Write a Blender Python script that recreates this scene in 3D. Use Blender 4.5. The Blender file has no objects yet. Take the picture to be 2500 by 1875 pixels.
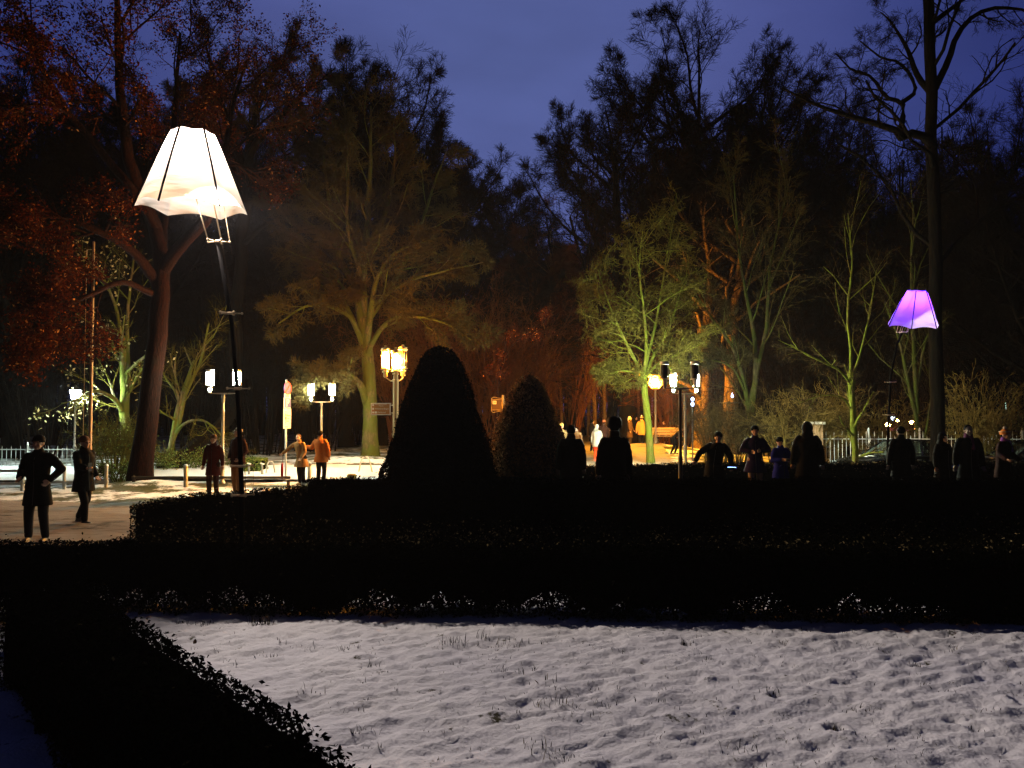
import bpy, math, random
import numpy as np
from mathutils import Vector, Matrix

# ------------------------------------------------------------------ camera, world, exposure
S = bpy.context.scene
COL = S.collection
CAM_H = 2.12
PITCH = math.atan(62.5 / 1875.0)
cam_d = bpy.data.cameras.new('camera')
cam_d.sensor_width = 36.0
cam_d.lens = 27.0
cam_d.clip_start = 0.05
cam_d.clip_end = 2000.0
cam = bpy.data.objects.new('camera', cam_d)
COL.objects.link(cam)
cam.location = (0, 0, CAM_H)
cam.rotation_euler = (math.radians(90) + PITCH, 0, 0)
S.camera = cam

world = bpy.data.worlds.new('World')
S.world = world
world.use_nodes = True
SKY_GAIN = 1.0

def build_world():
    nt = world.node_tree
    nt.nodes.clear()
    N, L = nt.nodes, nt.links
    out = N.new('ShaderNodeOutputWorld')
    bg = N.new('ShaderNodeBackground')
    sky = N.new('ShaderNodeTexSky')
    sky.sky_type = 'NISHITA'
    sky.sun_disc = False
    sky.sun_elevation = math.radians(-6.0)
    sky.sun_rotation = math.radians(185)
    sky.air_density = 1.0
    tc = N.new('ShaderNodeTexCoord')
    # dusk cloud sheet: pale violet grey in the gap of the trees, deep navy to the sides
    dot = N.new('ShaderNodeVectorMath'); dot.operation = 'DOT_PRODUCT'
    d = Vector((-0.02, 1.0, 0.47)).normalized()
    dot.inputs[1].default_value = d
    L.new(tc.outputs['Generated'], dot.inputs[0])
    ramp = N.new('ShaderNodeValToRGB')
    cr = ramp.color_ramp
    cr.elements[0].position = 0.60; cr.elements[0].color = (0.0035, 0.0048, 0.018, 1)
    cr.elements[1].position = 1.0; cr.elements[1].color = (0.092, 0.122, 0.335, 1)
    e = cr.elements.new(0.80); e.color = (0.010, 0.016, 0.110, 1)
    e = cr.elements.new(0.90); e.color = (0.040, 0.055, 0.210, 1)
    e = cr.elements.new(0.965); e.color = (0.074, 0.094, 0.285, 1)
    L.new(dot.outputs['Value'], ramp.inputs[0])
    mp = N.new('ShaderNodeMapping'); mp.inputs['Scale'].default_value = (1.2, 1.2, 3.2)
    L.new(tc.outputs['Generated'], mp.inputs[0])
    noi = N.new('ShaderNodeTexNoise'); noi.inputs['Scale'].default_value = 1.6
    noi.inputs['Detail'].default_value = 6; noi.inputs['Roughness'].default_value = 0.5
    L.new(mp.outputs[0], noi.inputs['Vector'])
    mr = N.new('ShaderNodeMapRange')
    mr.inputs[1].default_value = 0.3; mr.inputs[2].default_value = 0.7
    mr.inputs[3].default_value = 0.72; mr.inputs[4].default_value = 1.26
    L.new(noi.outputs[0], mr.inputs[0])
    mul = N.new('ShaderNodeVectorMath'); mul.operation = 'SCALE'
    L.new(ramp.outputs[0], mul.inputs[0]); L.new(mr.outputs[0], mul.inputs['Scale'])
    sk = N.new('ShaderNodeVectorMath'); sk.operation = 'SCALE'
    L.new(sky.outputs[0], sk.inputs[0]); sk.inputs['Scale'].default_value = 0.05
    add = N.new('ShaderNodeVectorMath'); add.operation = 'ADD'
    L.new(mul.outputs[0], add.inputs[0]); L.new(sk.outputs[0], add.inputs[1])
    L.new(add.outputs[0], bg.inputs['Color'])
    bg.inputs['Strength'].default_value = SKY_GAIN
    L.new(bg.outputs[0], out.inputs['Surface'])
build_world()

S.view_settings.view_transform = 'Standard'
S.view_settings.look = 'None'
S.view_settings.exposure = 0.0
S.view_settings.gamma = 1.0
S.render.engine = 'CYCLES'
cy = S.cycles
cy.use_light_tree = True
cy.use_denoising = True
try:
    cy.denoiser = 'OPENIMAGEDENOISE'
    cy.denoising_input_passes = 'RGB_ALBEDO_NORMAL'
    cy.denoising_prefilter = 'ACCURATE'
except Exception:
    pass
cy.max_bounces = 4
cy.diffuse_bounces = 2
cy.glossy_bounces = 2
cy.transmission_bounces = 4
cy.transparent_max_bounces = 12
cy.volume_bounces = 0
cy.volume_step_rate = 1.0
cy.sample_clamp_indirect = 2.0
cy.sample_clamp_direct = 0.0
cy.caustics_reflective = False
cy.caustics_refractive = False

rng = np.random.default_rng(11)
random.seed(5)
PI = math.pi

# ------------------------------------------------------------------ placing helpers
_f = 1875.0
_up = Vector((0, -math.sin(PITCH), math.cos(PITCH)))
_fw = Vector((0, math.cos(PITCH), math.sin(PITCH)))

def P(x, y, d):
    """world point seen at photograph pixel (x, y) at world depth d"""
    v = Vector((1, 0, 0)) * ((x - 1250) / _f) + _up * ((937.5 - y) / _f) + _fw
    v *= d / v.y
    return Vector((v.x, v.y, v.z + CAM_H))

def X(x, d):
    return (x - 1250) / _f * d

def sm(t):
    t = np.clip(t, 0, 1)
    return t * t * (3 - 2 * t)

def gz(x, y):
    """height of the ground"""
    dip = -0.40 * sm((x - 6) / 6.0) * sm((y - 21.5) / 4.0)
    bank = 0.42 * np.exp(-(((x - 8.6) / 3.2) ** 2 + ((y - 40.5) / 2.6) ** 2))
    bank2 = 0.30 * np.exp(-(((x + 6.2) / 3.4) ** 2 + ((y - 30.5) / 2.2) ** 2))
    root = 0.16 * np.exp(-(((x + 10.4) / 1.3) ** 2 + ((y - 21.6) / 1.1) ** 2))
    return dip + bank + bank2 + root

def G(x, y):
    return Vector((x, y, float(gz(x, y))))

# ------------------------------------------------------------------ mesh helpers
def np_mesh(name, V, F, smooth=True):
    """V (n,3); F (m,k) all faces with k corners, or a list of such arrays"""
    me = bpy.data.meshes.new(name)
    if not isinstance(F, (list, tuple)):
        F = [F]
    F = [np.asarray(f, dtype=np.int32) for f in F if len(f)]
    V = np.asarray(V, dtype=np.float32)
    me.vertices.add(len(V))
    me.vertices.foreach_set('co', V.ravel())
    loops = np.concatenate([f.ravel() for f in F]).astype(np.int32)
    starts = []
    s = 0
    for f in F:
        k = f.shape[1]
        starts.append(s + np.arange(len(f), dtype=np.int32) * k)
        s += f.size
    starts = np.concatenate(starts).astype(np.int32)
    me.loops.add(len(loops))
    me.loops.foreach_set('vertex_index', loops)
    me.polygons.add(len(starts))
    me.polygons.foreach_set('loop_start', starts)
    me.polygons.foreach_set('use_smooth', np.full(len(starts), smooth, dtype=bool))
    me.update(calc_edges=True)
    me.validate()
    return me

class MB:
    """collects pieces of ONE part's mesh"""
    def __init__(self):
        self.v = []; self.q = []; self.t = []; self.n = 0
    def add(self, V, F):
        V = np.asarray(V, dtype=np.float64).reshape(-1, 3)
        F = np.asarray(F)
        if F.shape[1] == 4: self.q.append(F + self.n)
        else: self.t.append(F + self.n)
        self.v.append(V); self.n += len(V)
        return self
    def faces(self, V, fl):
        """mixed face list, triangulated fans"""
        tri = []
        for f in fl:
            for i in range(1, len(f) - 1): tri.append((f[0], f[i], f[i + 1]))
        return self.add(V, np.array(tri))
    def box(self, c, s, rot=None, taper=1.0):
        c = np.array(c, float); h = np.array(s, float) / 2
        V = np.array([[x, y, z] for z in (-1, 1) for y in (-1, 1) for x in (-1, 1)], float) * h
        V[4:, :2] *= taper
        if rot is not None: V = V @ np.array(rot).T
        F = [(0, 2, 3, 1), (4, 5, 7, 6), (0, 1, 5, 4), (2, 6, 7, 3), (0, 4, 6, 2), (1, 3, 7, 5)]
        return self.add(V + c, F)
    def tube(self, pts, r, sides=8, cap=True, sx=1.0):
        pts = np.array([tuple(p) for p in pts], float)
        n = len(pts)
        r = np.broadcast_to(np.array(r, float), (n,))
        T = np.gradient(pts, axis=0)
        T /= np.linalg.norm(T, axis=1)[:, None] + 1e-12
        ref = np.array([0, 0, 1.0]) if abs(T[0][2]) < 0.9 else np.array([1.0, 0, 0])
        U = np.cross(T, ref); U /= np.linalg.norm(U, axis=1)[:, None] + 1e-12
        W = np.cross(T, U)
        a = np.arange(sides) * 2 * PI / sides
        V = pts[:, None] + r[:, None, None] * (U[:, None] * np.cos(a)[None, :, None] * sx + W[:, None] * np.sin(a)[None, :, None])
        V = V.reshape(-1, 3)
        i = np.arange(n - 1)[:, None] * sides; j = np.arange(sides)[None]; k = (j + 1) % sides
        F = np.stack([i + j, i + k, i + sides + k, i + sides + j], -1).reshape(-1, 4)
        self.add(V, F)
        if cap:
            b = self.n - len(V)
            V2 = np.array([pts[0], pts[-1]])
            n0 = self.n
            tr = []
            for q in range(sides):
                k2 = (q + 1) % sides
                tr.append((b + k2 - n0, b + q - n0, 0))
                tr.append((b + (n - 1) * sides + q - n0, b + (n - 1) * sides + k2 - n0, 1))
            self.add(V2, np.array(tr))
        return self
    def lathe(self, prof, c=(0, 0, 0), sides=16, a0=0.0):
        """prof: (r, z) pairs bottom to top; closed where r is 0"""
        prof = np.array(prof, float); n = len(prof)
        a = a0 + np.arange(sides) * 2 * PI / sides
        V = np.stack([prof[:, 0][:, None] * np.cos(a), prof[:, 0][:, None] * np.sin(a), np.repeat(prof[:, 1][:, None], sides, 1)], -1).reshape(-1, 3)
        i = np.arange(n - 1)[:, None] * sides; j = np.arange(sides)[None]; k = (j + 1) % sides
        F = np.stack([i + j, i + k, i + sides + k, i + sides + j], -1).reshape(-1, 4)
        return self.add(V + np.array(c, float), F)
    def ell(self, c, r, rot=None, nu=12, nv=8):
        u = np.arange(nu) * 2 * PI / nu; v = np.linspace(0, PI, nv + 1)[1:-1]
        V = np.stack([np.sin(v)[:, None] * np.cos(u), np.sin(v)[:, None] * np.sin(u), np.repeat(np.cos(v)[:, None], nu, 1)], -1).reshape(-1, 3)
        V = np.vstack([V, [0, 0, 1], [0, 0, -1]]) * np.array(r, float)
        if rot is not None: V = V @ np.array(rot).T
        m = nv - 1
        i = np.arange(m - 1)[:, None] * nu; j = np.arange(nu)[None]; k = (j + 1) % nu
        F = np.stack([i + j, i + nu + j, i + nu + k, i + k], -1).reshape(-1, 4)
        n0 = self.n
        self.add(V + np.array(c, float), F)
        tr = []
        for q in range(nu):
            k2 = (q + 1) % nu
            tr.append((q, k2, m * nu)); tr.append(((m - 1) * nu + k2, (m - 1) * nu + q, m * nu + 1))
        self.t.append(np.array(tr) + n0)
        return self
    def cap(self, p0, r0, p1, r1, k=10, sx=1.0):
        """closed rounded limb piece"""
        p0 = np.array(p0, float); p1 = np.array(p1, float)
        d = p1 - p0; L = np.linalg.norm(d) + 1e-9; t = d / L
        st = [(-0.9, .44), (-0.6, .8), (0, 1)]
        en = [(0, 1), (0.6, .8), (0.9, .44)]
        pts = [p0 + t * (a * r0) for a, b in st] + [p1 + t * (a * r1) for a, b in en]
        rr = [r0 * b for a, b in st] + [r1 * b for a, b in en]
        return self.tube(pts, rr, k, True, sx)
    def mesh(self, name, smooth=True):
        V = np.vstack(self.v)
        F = []
        if self.q: F.append(np.vstack(self.q))
        if self.t: F.append(np.vstack(self.t))
        return np_mesh(name, V, F, smooth)
    def build(self, name, mat, parent=None, smooth=False, loc=None, bevel=0):
        me = self.mesh(name, smooth)
        return put(name, me, mat, parent, loc)

def put(name, me, mat=None, parent=None, loc=None):
    o = bpy.data.objects.new(name, me)
    COL.objects.link(o)
    if mat is not None:
        me.materials.clear(); me.materials.append(mat)
    if parent is not None: o.parent = parent
    if loc is not None: o.location = loc
    return o

def tag(o, label=None, cat=None, group=None, kind=None):
    if label: o['label'] = label
    if cat: o['category'] = cat
    if group: o['group'] = group
    if kind: o['kind'] = kind
    return o

def thing(name, label, cat, loc=(0, 0, 0), rz=0, group=None):
    o = bpy.data.objects.new(name, None)
    COL.objects.link(o)
    o.empty_display_size = 0.2
    o.location = loc; o.rotation_euler = (0, 0, rz)
    return tag(o, label, cat, group)

def dup(root, loc, rz=0, label=None, group=None, scale=None):
    r = root.copy(); COL.objects.link(r); r.location = loc
    r.rotation_euler = (0, 0, rz)
    if scale: r.scale = (scale,) * 3 if not isinstance(scale, tuple) else scale
    if label: r['label'] = label
    if group: r['group'] = group
    for ch in list(root.children):
        c = ch.copy(); COL.objects.link(c); c.parent = r
        for g in list(ch.children):
            d = g.copy(); COL.objects.link(d); d.parent = c
    return r

def remeshed(mb, name, voxel):
    me = mb.mesh(name + '_raw')
    o = bpy.data.objects.new('tmp', me); COL.objects.link(o)
    m = o.modifiers.new('r', 'REMESH'); m.mode = 'VOXEL'; m.voxel_size = voxel; m.use_smooth_shade = True
    s = o.modifiers.new('s', 'SMOOTH'); s.iterations = 2; s.factor = 0.5
    dg = bpy.context.evaluated_depsgraph_get()
    dg.update()
    ev = o.evaluated_get(dg)
    out = bpy.data.meshes.new_from_object(ev)
    out.name = name
    bpy.data.objects.remove(o); bpy.data.meshes.remove(me)
    return out

# ------------------------------------------------------------------ materials
def new_mat(name):
    m = bpy.data.materials.new(name); m.use_nodes = True
    nt = m.node_tree
    b = nt.nodes.get('Principled BSDF')
    return m, nt, b

def simple(name, col, rough=0.6, metal=0.0, noise=0.0, nscale=20, bump=0.0):
    m, nt, b = new_mat(name)
    b.inputs['Base Color'].default_value = (*col, 1)
    b.inputs['Roughness'].default_value = rough
    b.inputs['Metallic'].default_value = metal
    if rough >= .6: b.inputs['Specular IOR Level'].default_value = 0.03
    if noise or bump:
        tc = nt.nodes.new('ShaderNodeTexCoord')
        n = nt.nodes.new('ShaderNodeTexNoise'); n.inputs['Scale'].default_value = nscale
        n.inputs['Detail'].default_value = 4
        nt.links.new(tc.outputs['Object'], n.inputs['Vector'])
        if noise:
            mix = nt.nodes.new('ShaderNodeMix'); mix.data_type = 'RGBA'
            mix.inputs['A'].default_value = (*[c * (1 - noise) for c in col], 1)
            mix.inputs['B'].default_value = (*[min(1, c * (1 + noise)) for c in col], 1)
            nt.links.new(n.outputs[0], mix.inputs['Factor'])
            nt.links.new(mix.outputs['Result'], b.inputs['Base Color'])
        if bump:
            bp = nt.nodes.new('ShaderNodeBump'); bp.inputs['Strength'].default_value = bump
            bp.inputs['Distance'].default_value = 0.02
            nt.links.new(n.outputs[0], bp.inputs['Height'])
            nt.links.new(bp.outputs[0], b.inputs['Normal'])
    return m

def glow(name, col, strength):
    m, nt, b = new_mat(name)
    b.inputs['Base Color'].default_value = (0.8, 0.8, 0.8, 1)
    b.inputs['Emission Color'].default_value = (*col, 1)
    b.inputs['Emission Strength'].default_value = strength
    return m

def bark(name, c1, c2, moss, amount=0.3, scale=3.0):
    m, nt, b = new_mat(name)
    N, L = nt.nodes, nt.links
    tc = N.new('ShaderNodeTexCoord')
    mp = N.new('ShaderNodeMapping'); mp.inputs['Scale'].default_value = (5, 5, 0.9)
    L.new(tc.outputs['Object'], mp.inputs[0])
    n = N.new('ShaderNodeTexNoise'); n.inputs['Scale'].default_value = scale; n.inputs['Detail'].default_value = 8
    n.inputs['Roughness'].default_value = 0.7
    L.new(mp.outputs[0], n.inputs['Vector'])
    r = N.new('ShaderNodeValToRGB')
    r.color_ramp.elements[0].position = 0.35; r.color_ramp.elements[0].color = (*c1, 1)
    r.color_ramp.elements[1].position = 0.65; r.color_ramp.elements[1].color = (*c2, 1)
    L.new(n.outputs[0], r.inputs[0])
    n2 = N.new('ShaderNodeTexNoise'); n2.inputs['Scale'].default_value = 1.7; n2.inputs['Detail'].default_value = 7
    n2.inputs['Roughness'].default_value = 0.65
    L.new(tc.outputs['Object'], n2.inputs['Vector'])
    r2 = N.new('ShaderNodeMapRange'); r2.inputs[1].default_value = 0.62 - amount * 0.4; r2.inputs[2].default_value = 0.72 - amount * 0.4
    L.new(n2.outputs[0], r2.inputs[0])
    mix = N.new('ShaderNodeMix'); mix.data_type = 'RGBA'
    mix.inputs['B'].default_value = (*moss, 1)
    L.new(r2.outputs[0], mix.inputs['Factor']); L.new(r.outputs[0], mix.inputs['A'])
    L.new(mix.outputs['Result'], b.inputs['Base Color'])
    b.inputs['Roughness'].default_value = 0.9
    b.inputs['Specular IOR Level'].default_value = 0.04
    bp = N.new('ShaderNodeBump'); bp.inputs['Strength'].default_value = 0.9; bp.inputs['Distance'].default_value = 0.06
    L.new(n.outputs[0], bp.inputs['Height']); L.new(bp.outputs[0], b.inputs['Normal'])
    return m

def leaf_mat(name, dark, mid, light, p_light=0.05, trans=0.2, rough=0.5):
    """leaves differ from one to the next"""
    m, nt, b = new_mat(name)
    N, L = nt.nodes, nt.links
    g = N.new('ShaderNodeNewGeometry')
    r = N.new('ShaderNodeValToRGB'); cr = r.color_ramp
    cr.interpolation = 'LINEAR'
    cr.elements[0].position = 0.0; cr.elements[0].color = (*dark, 1)
    cr.elements[1].position = 1.0; cr.elements[1].color = (*light, 1)
    e = cr.elements.new(1 - p_light); e.color = (*mid, 1)
    L.new(g.outputs['Random Per Island'], r.inputs[0])
    L.new(r.outputs[0], b.inputs['Base Color'])
    b.inputs['Roughness'].default_value = rough
    b.inputs['Specular IOR Level'].default_value = 0.0
    if trans:
        tr = N.new('ShaderNodeBsdfTranslucent'); L.new(r.outputs[0], tr.inputs['Color'])
        mx = N.new('ShaderNodeMixShader'); mx.inputs[0].default_value = trans
        L.new(b.outputs[0], mx.inputs[1]); L.new(tr.outputs[0], mx.inputs[2])
        out = [x for x in N if x.type == 'OUTPUT_MATERIAL'][0]
        L.new(mx.outputs[0], out.inputs['Surface'])
    return m

def snow_mat(name, base=(0.78, 0.78, 0.8), litter=(0.10, 0.07, 0.04), patch=0.0, pscale=1.5, bump=0.5, bscale=14, tint=None, stretch=(1, 1, 1)):
    m, nt, b = new_mat(name)
    N, L = nt.nodes, nt.links
    tc = N.new('ShaderNodeTexCoord')
    mp = N.new('ShaderNodeMapping'); mp.inputs['Scale'].default_value = stretch
    L.new(tc.outputs['Object'], mp.inputs[0])
    col = None
    n0 = N.new('ShaderNodeTexNoise'); n0.inputs['Scale'].default_value = 0.9; n0.inputs['Detail'].default_value = 6
    L.new(mp.outputs[0], n0.inputs['Vector'])
    mixa = N.new('ShaderNodeMix'); mixa.data_type = 'RGBA'
    mixa.inputs['A'].default_value = (*[c * 0.9 for c in base], 1)
    mixa.inputs['B'].default_value = (*(tint or base), 1)
    L.new(n0.outputs[0], mixa.inputs['Factor'])
    col = mixa.outputs['Result']
    if patch > 0:
        n1 = N.new('ShaderNodeTexNoise'); n1.inputs['Scale'].default_value = pscale; n1.inputs['Detail'].default_value = 9
        n1.inputs['Roughness'].default_value = 0.72
        L.new(mp.outputs[0], n1.inputs['Vector'])
        mr = N.new('ShaderNodeMapRange'); mr.inputs[1].default_value = 0.66 - patch * 0.3; mr.inputs[2].default_value = 0.72 - patch * 0.3
        L.new(n1.outputs[0], mr.inputs[0])
        n3 = N.new('ShaderNodeTexNoise'); n3.inputs['Scale'].default_value = 9
        L.new(mp.outputs[0], n3.inputs['Vector'])
        mx2 = N.new('ShaderNodeMix'); mx2.data_type = 'RGBA'
        mx2.inputs['A'].default_value = (*litter, 1); mx2.inputs['B'].default_value = (litter[0] * .45, litter[1] * .6, litter[2] * .5, 1)
        L.new(n3.outputs[0], mx2.inputs['Factor'])
        mx = N.new('ShaderNodeMix'); mx.data_type = 'RGBA'
        L.new(mr.outputs[0], mx.inputs['Factor']); L.new(col, mx.inputs['A']); L.new(mx2.outputs['Result'], mx.inputs['B'])
        col = mx.outputs['Result']
    L.new(col, b.inputs['Base Color'])
    b.inputs['Roughness'].default_value = 0.85
    b.inputs['Specular IOR Level'].default_value = 0.15
    n2 = N.new('ShaderNodeTexNoise'); n2.inputs['Scale'].default_value = bscale; n2.inputs['Detail'].default_value = 6
    L.new(mp.outputs[0], n2.inputs['Vector'])
    bp = N.new('ShaderNodeBump'); bp.inputs['Strength'].default_value = bump; bp.inputs['Distance'].default_value = 0.04
    L.new(n2.outputs[0], bp.inputs['Height']); L.new(bp.outputs[0], b.inputs['Normal'])
    return m

M = {}
M['snow'] = snow_mat('fresh_snow', (0.70, 0.69, 0.73), (0.08, 0.065, 0.03), 0.16, 6.0, 0.35, 34, tint=(0.78, 0.76, 0.72))
M['snow_patchy'] = snow_mat('patchy_snow', (0.66, 0.68, 0.68), (0.07, 0.065, 0.02), 0.62, 0.8, 0.8, 6)
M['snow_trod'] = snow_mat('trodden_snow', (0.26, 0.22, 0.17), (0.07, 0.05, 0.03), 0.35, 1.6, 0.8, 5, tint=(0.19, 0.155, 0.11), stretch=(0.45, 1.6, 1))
M['snow_packed'] = snow_mat('packed_snow', (0.72, 0.76, 0.78), (0.2, 0.2, 0.2), 0.1, 1.5, 0.3, 3, stretch=(0.3, 1.5, 1))
M['soil'] = simple('dark_soil', (0.004, 0.0035, 0.003), 0.95, noise=0.4, nscale=6)
M['bark_grey'] = bark('grey_bark', (0.018, 0.014, 0.008), (0.055, 0.040, 0.022), (0.05, 0.045, 0.008), 0.3)
M['bark_moss'] = bark('mossy_bark', (0.055, 0.046, 0.022), (0.18, 0.15, 0.075), (0.085, 0.10, 0.016), 0.5)
M['bark_green'] = bark('algae_bark', (0.03, 0.027, 0.006), (0.17, 0.145, 0.032), (0.085, 0.10, 0.010), 0.55, 9.0)
M['bark_red'] = bark('red_brown_bark', (0.0015, 0.0008, 0.0006), (0.018, 0.005, 0.0025), (0.008, 0.004, 0.002), 0.1, 6.0)
M['bark_dark'] = bark('dark_bark', (0.002, 0.0016, 0.0012), (0.008, 0.006, 0.004), (0.006, 0.005, 0.002), 0.2)
M['bark_olive'] = bark('olive_grey_bark', (0.02, 0.017, 0.008), (0.085, 0.07, 0.03), (0.04, 0.048, 0.008), 0.5)
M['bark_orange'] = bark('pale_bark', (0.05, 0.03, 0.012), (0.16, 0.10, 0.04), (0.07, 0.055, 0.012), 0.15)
M['twig_grey'] = simple('grey_twigs', (0.034, 0.023, 0.008), 0.95)
M['twig_moss'] = simple('mossy_twigs', (0.052, 0.044, 0.007), 0.95)
M['twig_dark'] = simple('dark_twigs', (0.005, 0.0035, 0.0022), 0.95)
M['twig_olive'] = simple('olive_twigs', (0.030, 0.023, 0.007), 0.95)
M['twig_pale'] = simple('pale_brush_stems', (0.12, 0.085, 0.022), 0.9)
M['twig_red'] = simple('red_brown_twigs', (0.045, 0.016, 0.006), 0.95)
M['leaf_red'] = leaf_mat('withered_beech_leaves', (0.022, 0.0045, 0.0018), (0.070, 0.014, 0.004), (0.42, 0.16, 0.04), 0.07, 0.3)
M['leaf_pale'] = leaf_mat('pale_leaves', (0.25, 0.22, 0.10), (0.5, 0.42, 0.2), (0.7, 0.6, 0.35), 0.2, 0.3)
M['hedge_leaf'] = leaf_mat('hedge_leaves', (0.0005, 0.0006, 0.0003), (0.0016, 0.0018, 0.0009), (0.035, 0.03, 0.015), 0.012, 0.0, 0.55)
M['hedge_leaf_frost_glint'] = leaf_mat('hedge_leaves_dusted_glint', (0.002, 0.002, 0.001), (0.012, 0.010, 0.004), (0.34, 0.24, 0.12), 0.09, 0.0, 0.5)  # pale leaves among the dark: painted glints as well as dusting
M['bed_leaf'] = leaf_mat('bed_leaves', (0.001, 0.001, 0.0005), (0.006, 0.0055, 0.002), (0.36, 0.27, 0.12), 0.10, 0.0, 0.5)  # the few pale ones are fallen leaves and glints put into the colour
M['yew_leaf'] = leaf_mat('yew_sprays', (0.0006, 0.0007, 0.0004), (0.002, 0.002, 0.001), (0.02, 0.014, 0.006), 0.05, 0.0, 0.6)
M['box_leaf_lit'] = leaf_mat('box_sprays_lit_tint', (0.04, 0.025, 0.010), (0.42, 0.25, 0.10), (0.85, 0.55, 0.28), 0.3, 0.0, 0.5)  # brown lamp light is put into the leaf colour here
M['green_leaf'] = leaf_mat('green_leaves', (0.05, 0.08, 0.02), (0.14, 0.20, 0.05), (0.3, 0.35, 0.12), 0.2, 0.2)
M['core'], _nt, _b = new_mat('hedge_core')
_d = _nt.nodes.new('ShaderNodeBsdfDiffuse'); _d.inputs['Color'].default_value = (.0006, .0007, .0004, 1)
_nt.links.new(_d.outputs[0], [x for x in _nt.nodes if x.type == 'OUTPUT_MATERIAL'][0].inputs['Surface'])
M['grass'] = leaf_mat('dry_grass', (0.003, 0.003, 0.002), (0.014, 0.011, 0.006), (0.22, 0.18, 0.08), 0.2, 0.1)
M['metal_grey'] = simple('grey_painted_metal', (0.30, 0.33, 0.30), 0.45, 0.3)
M['metal_dark'] = simple('dark_painted_metal', (0.025, 0.022, 0.02), 0.45, 0.2)
M['metal_pale'] = simple('galvanised_metal', (0.48, 0.50, 0.47), 0.45, 0.4)
M['metal_white'] = simple('white_painted_metal', (0.72, 0.72, 0.68), 0.5)
M['brass'] = simple('weathered_lamp_metal', (0.34, 0.24, 0.12), 0.4, 0.3)
M['wood'] = simple('weathered_timber', (0.26, 0.19, 0.12), 0.8, noise=0.3, nscale=12)
M['wood_dark'] = simple('dark_timber', (0.06, 0.05, 0.04), 0.8)
M['rope'] = simple('pale_rope', (0.55, 0.42, 0.26), 0.8)
M['cord'] = simple('dark_cord', (0.02, 0.012, 0.007), 0.9)
M['pole_black'] = simple('black_pole', (0.002, 0.0016, 0.0015), 0.95)
M['skin'] = simple('skin', (0.42, 0.24, 0.16), 0.55)
M['brick'] = simple('brick_masonry', (0.34, 0.22, 0.12), 0.85, noise=0.25, nscale=9)
M['stone'] = simple('pale_coping', (0.5, 0.46, 0.38), 0.8)
WHITE = (0.90, 1.0, 0.76)
SODIUM = (1.0, 0.40, 0.045)
M['lamp_white'] = glow('cold_lantern_glass', WHITE, 680)
M['lamp_white_far'] = glow('cold_lantern_glass_bright', WHITE, 4000)
M['lamp_white_dim'] = glow('cold_lantern_neck', WHITE, 40)
M['lamp_cyan'] = glow('bluish_lantern_glass', (0.80, 1.0, 0.93), 1400)
M['lamp_sodium'] = glow('amber_lantern_glass', (1.0, 0.36, 0.03), 26000)
M['lamp_globe'] = glow('amber_globe_glass', (1.0, 0.40, 0.025), 21000)
def frosted(name, col, e, clear):
    m, nt, b = new_mat(name); N, L = nt.nodes, nt.links
    b.inputs['Base Color'].default_value = (.85, .33, .03, 1)
    b.inputs['Emission Color'].default_value = (*col, 1); b.inputs['Emission Strength'].default_value = e
    t = N.new('ShaderNodeBsdfTransparent'); mx = N.new('ShaderNodeMixShader'); mx.inputs[0].default_value = clear
    out = [x for x in N if x.type == 'OUTPUT_MATERIAL'][0]
    L.new(b.outputs[0], mx.inputs[1]); L.new(t.outputs[0], mx.inputs[2]); L.new(mx.outputs[0], out.inputs['Surface'])
    return m
M['amber_glass'] = frosted('amber_frosted_glass', (1.0, .42, .012), 2.2, .42)
M['glass_off'] = simple('unlit_lantern_glass', (0.05, 0.045, 0.04), 0.15)

# ------------------------------------------------------------------ numpy noise
_tab = np.random.default_rng(3).random((256, 256))
def vnoise(x, y):
    xi = np.floor(x).astype(int); yi = np.floor(y).astype(int)
    fx = x - xi; fy = y - yi
    fx = fx * fx * (3 - 2 * fx); fy = fy * fy * (3 - 2 * fy)
    a = _tab[xi % 256, yi % 256]; b = _tab[(xi + 1) % 256, yi % 256]
    c = _tab[xi % 256, (yi + 1) % 256]; d = _tab[(xi + 1) % 256, (yi + 1) % 256]
    return (a * (1 - fx) + b * fx) * (1 - fy) + (c * (1 - fx) + d * fx) * fy - 0.5
def fbm(x, y, o=4, g=0.5):
    s = 0; a = 1
    for i in range(o):
        s = s + a * vnoise(x + 17.3 * i, y + 9.1 * i); x = x * 2.03; y = y * 2.03; a *= g
    return s

def sheet(name, mat, xs, ys, zf, kind='structure', inside=None, smooth=True):
    gx, gy = np.meshgrid(xs, ys)
    V = np.stack([gx, gy, zf(gx, gy)], -1).reshape(-1, 3)
    nx = len(xs)
    i, j = np.meshgrid(np.arange(nx - 1), np.arange(len(ys) - 1))
    a = (j * nx + i).ravel()
    F = np.stack([a, a + 1, a + nx + 1, a + nx], -1)
    if inside is not None:
        c = V[F].mean(1)
        F = F[inside(c[:, 0], c[:, 1])]
        used = np.unique(F); re = np.full(len(V), -1); re[used] = np.arange(len(used))
        V = V[used]; F = re[F]
    o = put(name, np_mesh(name, V, F, smooth), mat)
    return tag(o, kind=kind)

# ------------------------------------------------------------------ the ground
def ax(lo, hi, fine_lo, fine_hi, fine, coarse_n):
    a = np.linspace(lo, fine_lo, coarse_n)[:-1]; b = np.arange(fine_lo, fine_hi, fine); c = np.linspace(fine_hi, hi, coarse_n)
    return np.concatenate([a, b, c])
gxs = ax(-420, 420, -22, 26, 0.45, 14)
gys = ax(-60, 700, 2, 55, 0.45, 14)
def ground_z(x, y):
    far = sm((y - 17) / 4)
    return gz(x, y) - 0.05 * (1 - sm((y - 9.5) / 1.5)) + far * 0.05 * fbm(x * 0.7, y * 0.7, 4) - 0.02
sheet('ground', M['snow_patchy'], gxs, gys, ground_z)

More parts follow.
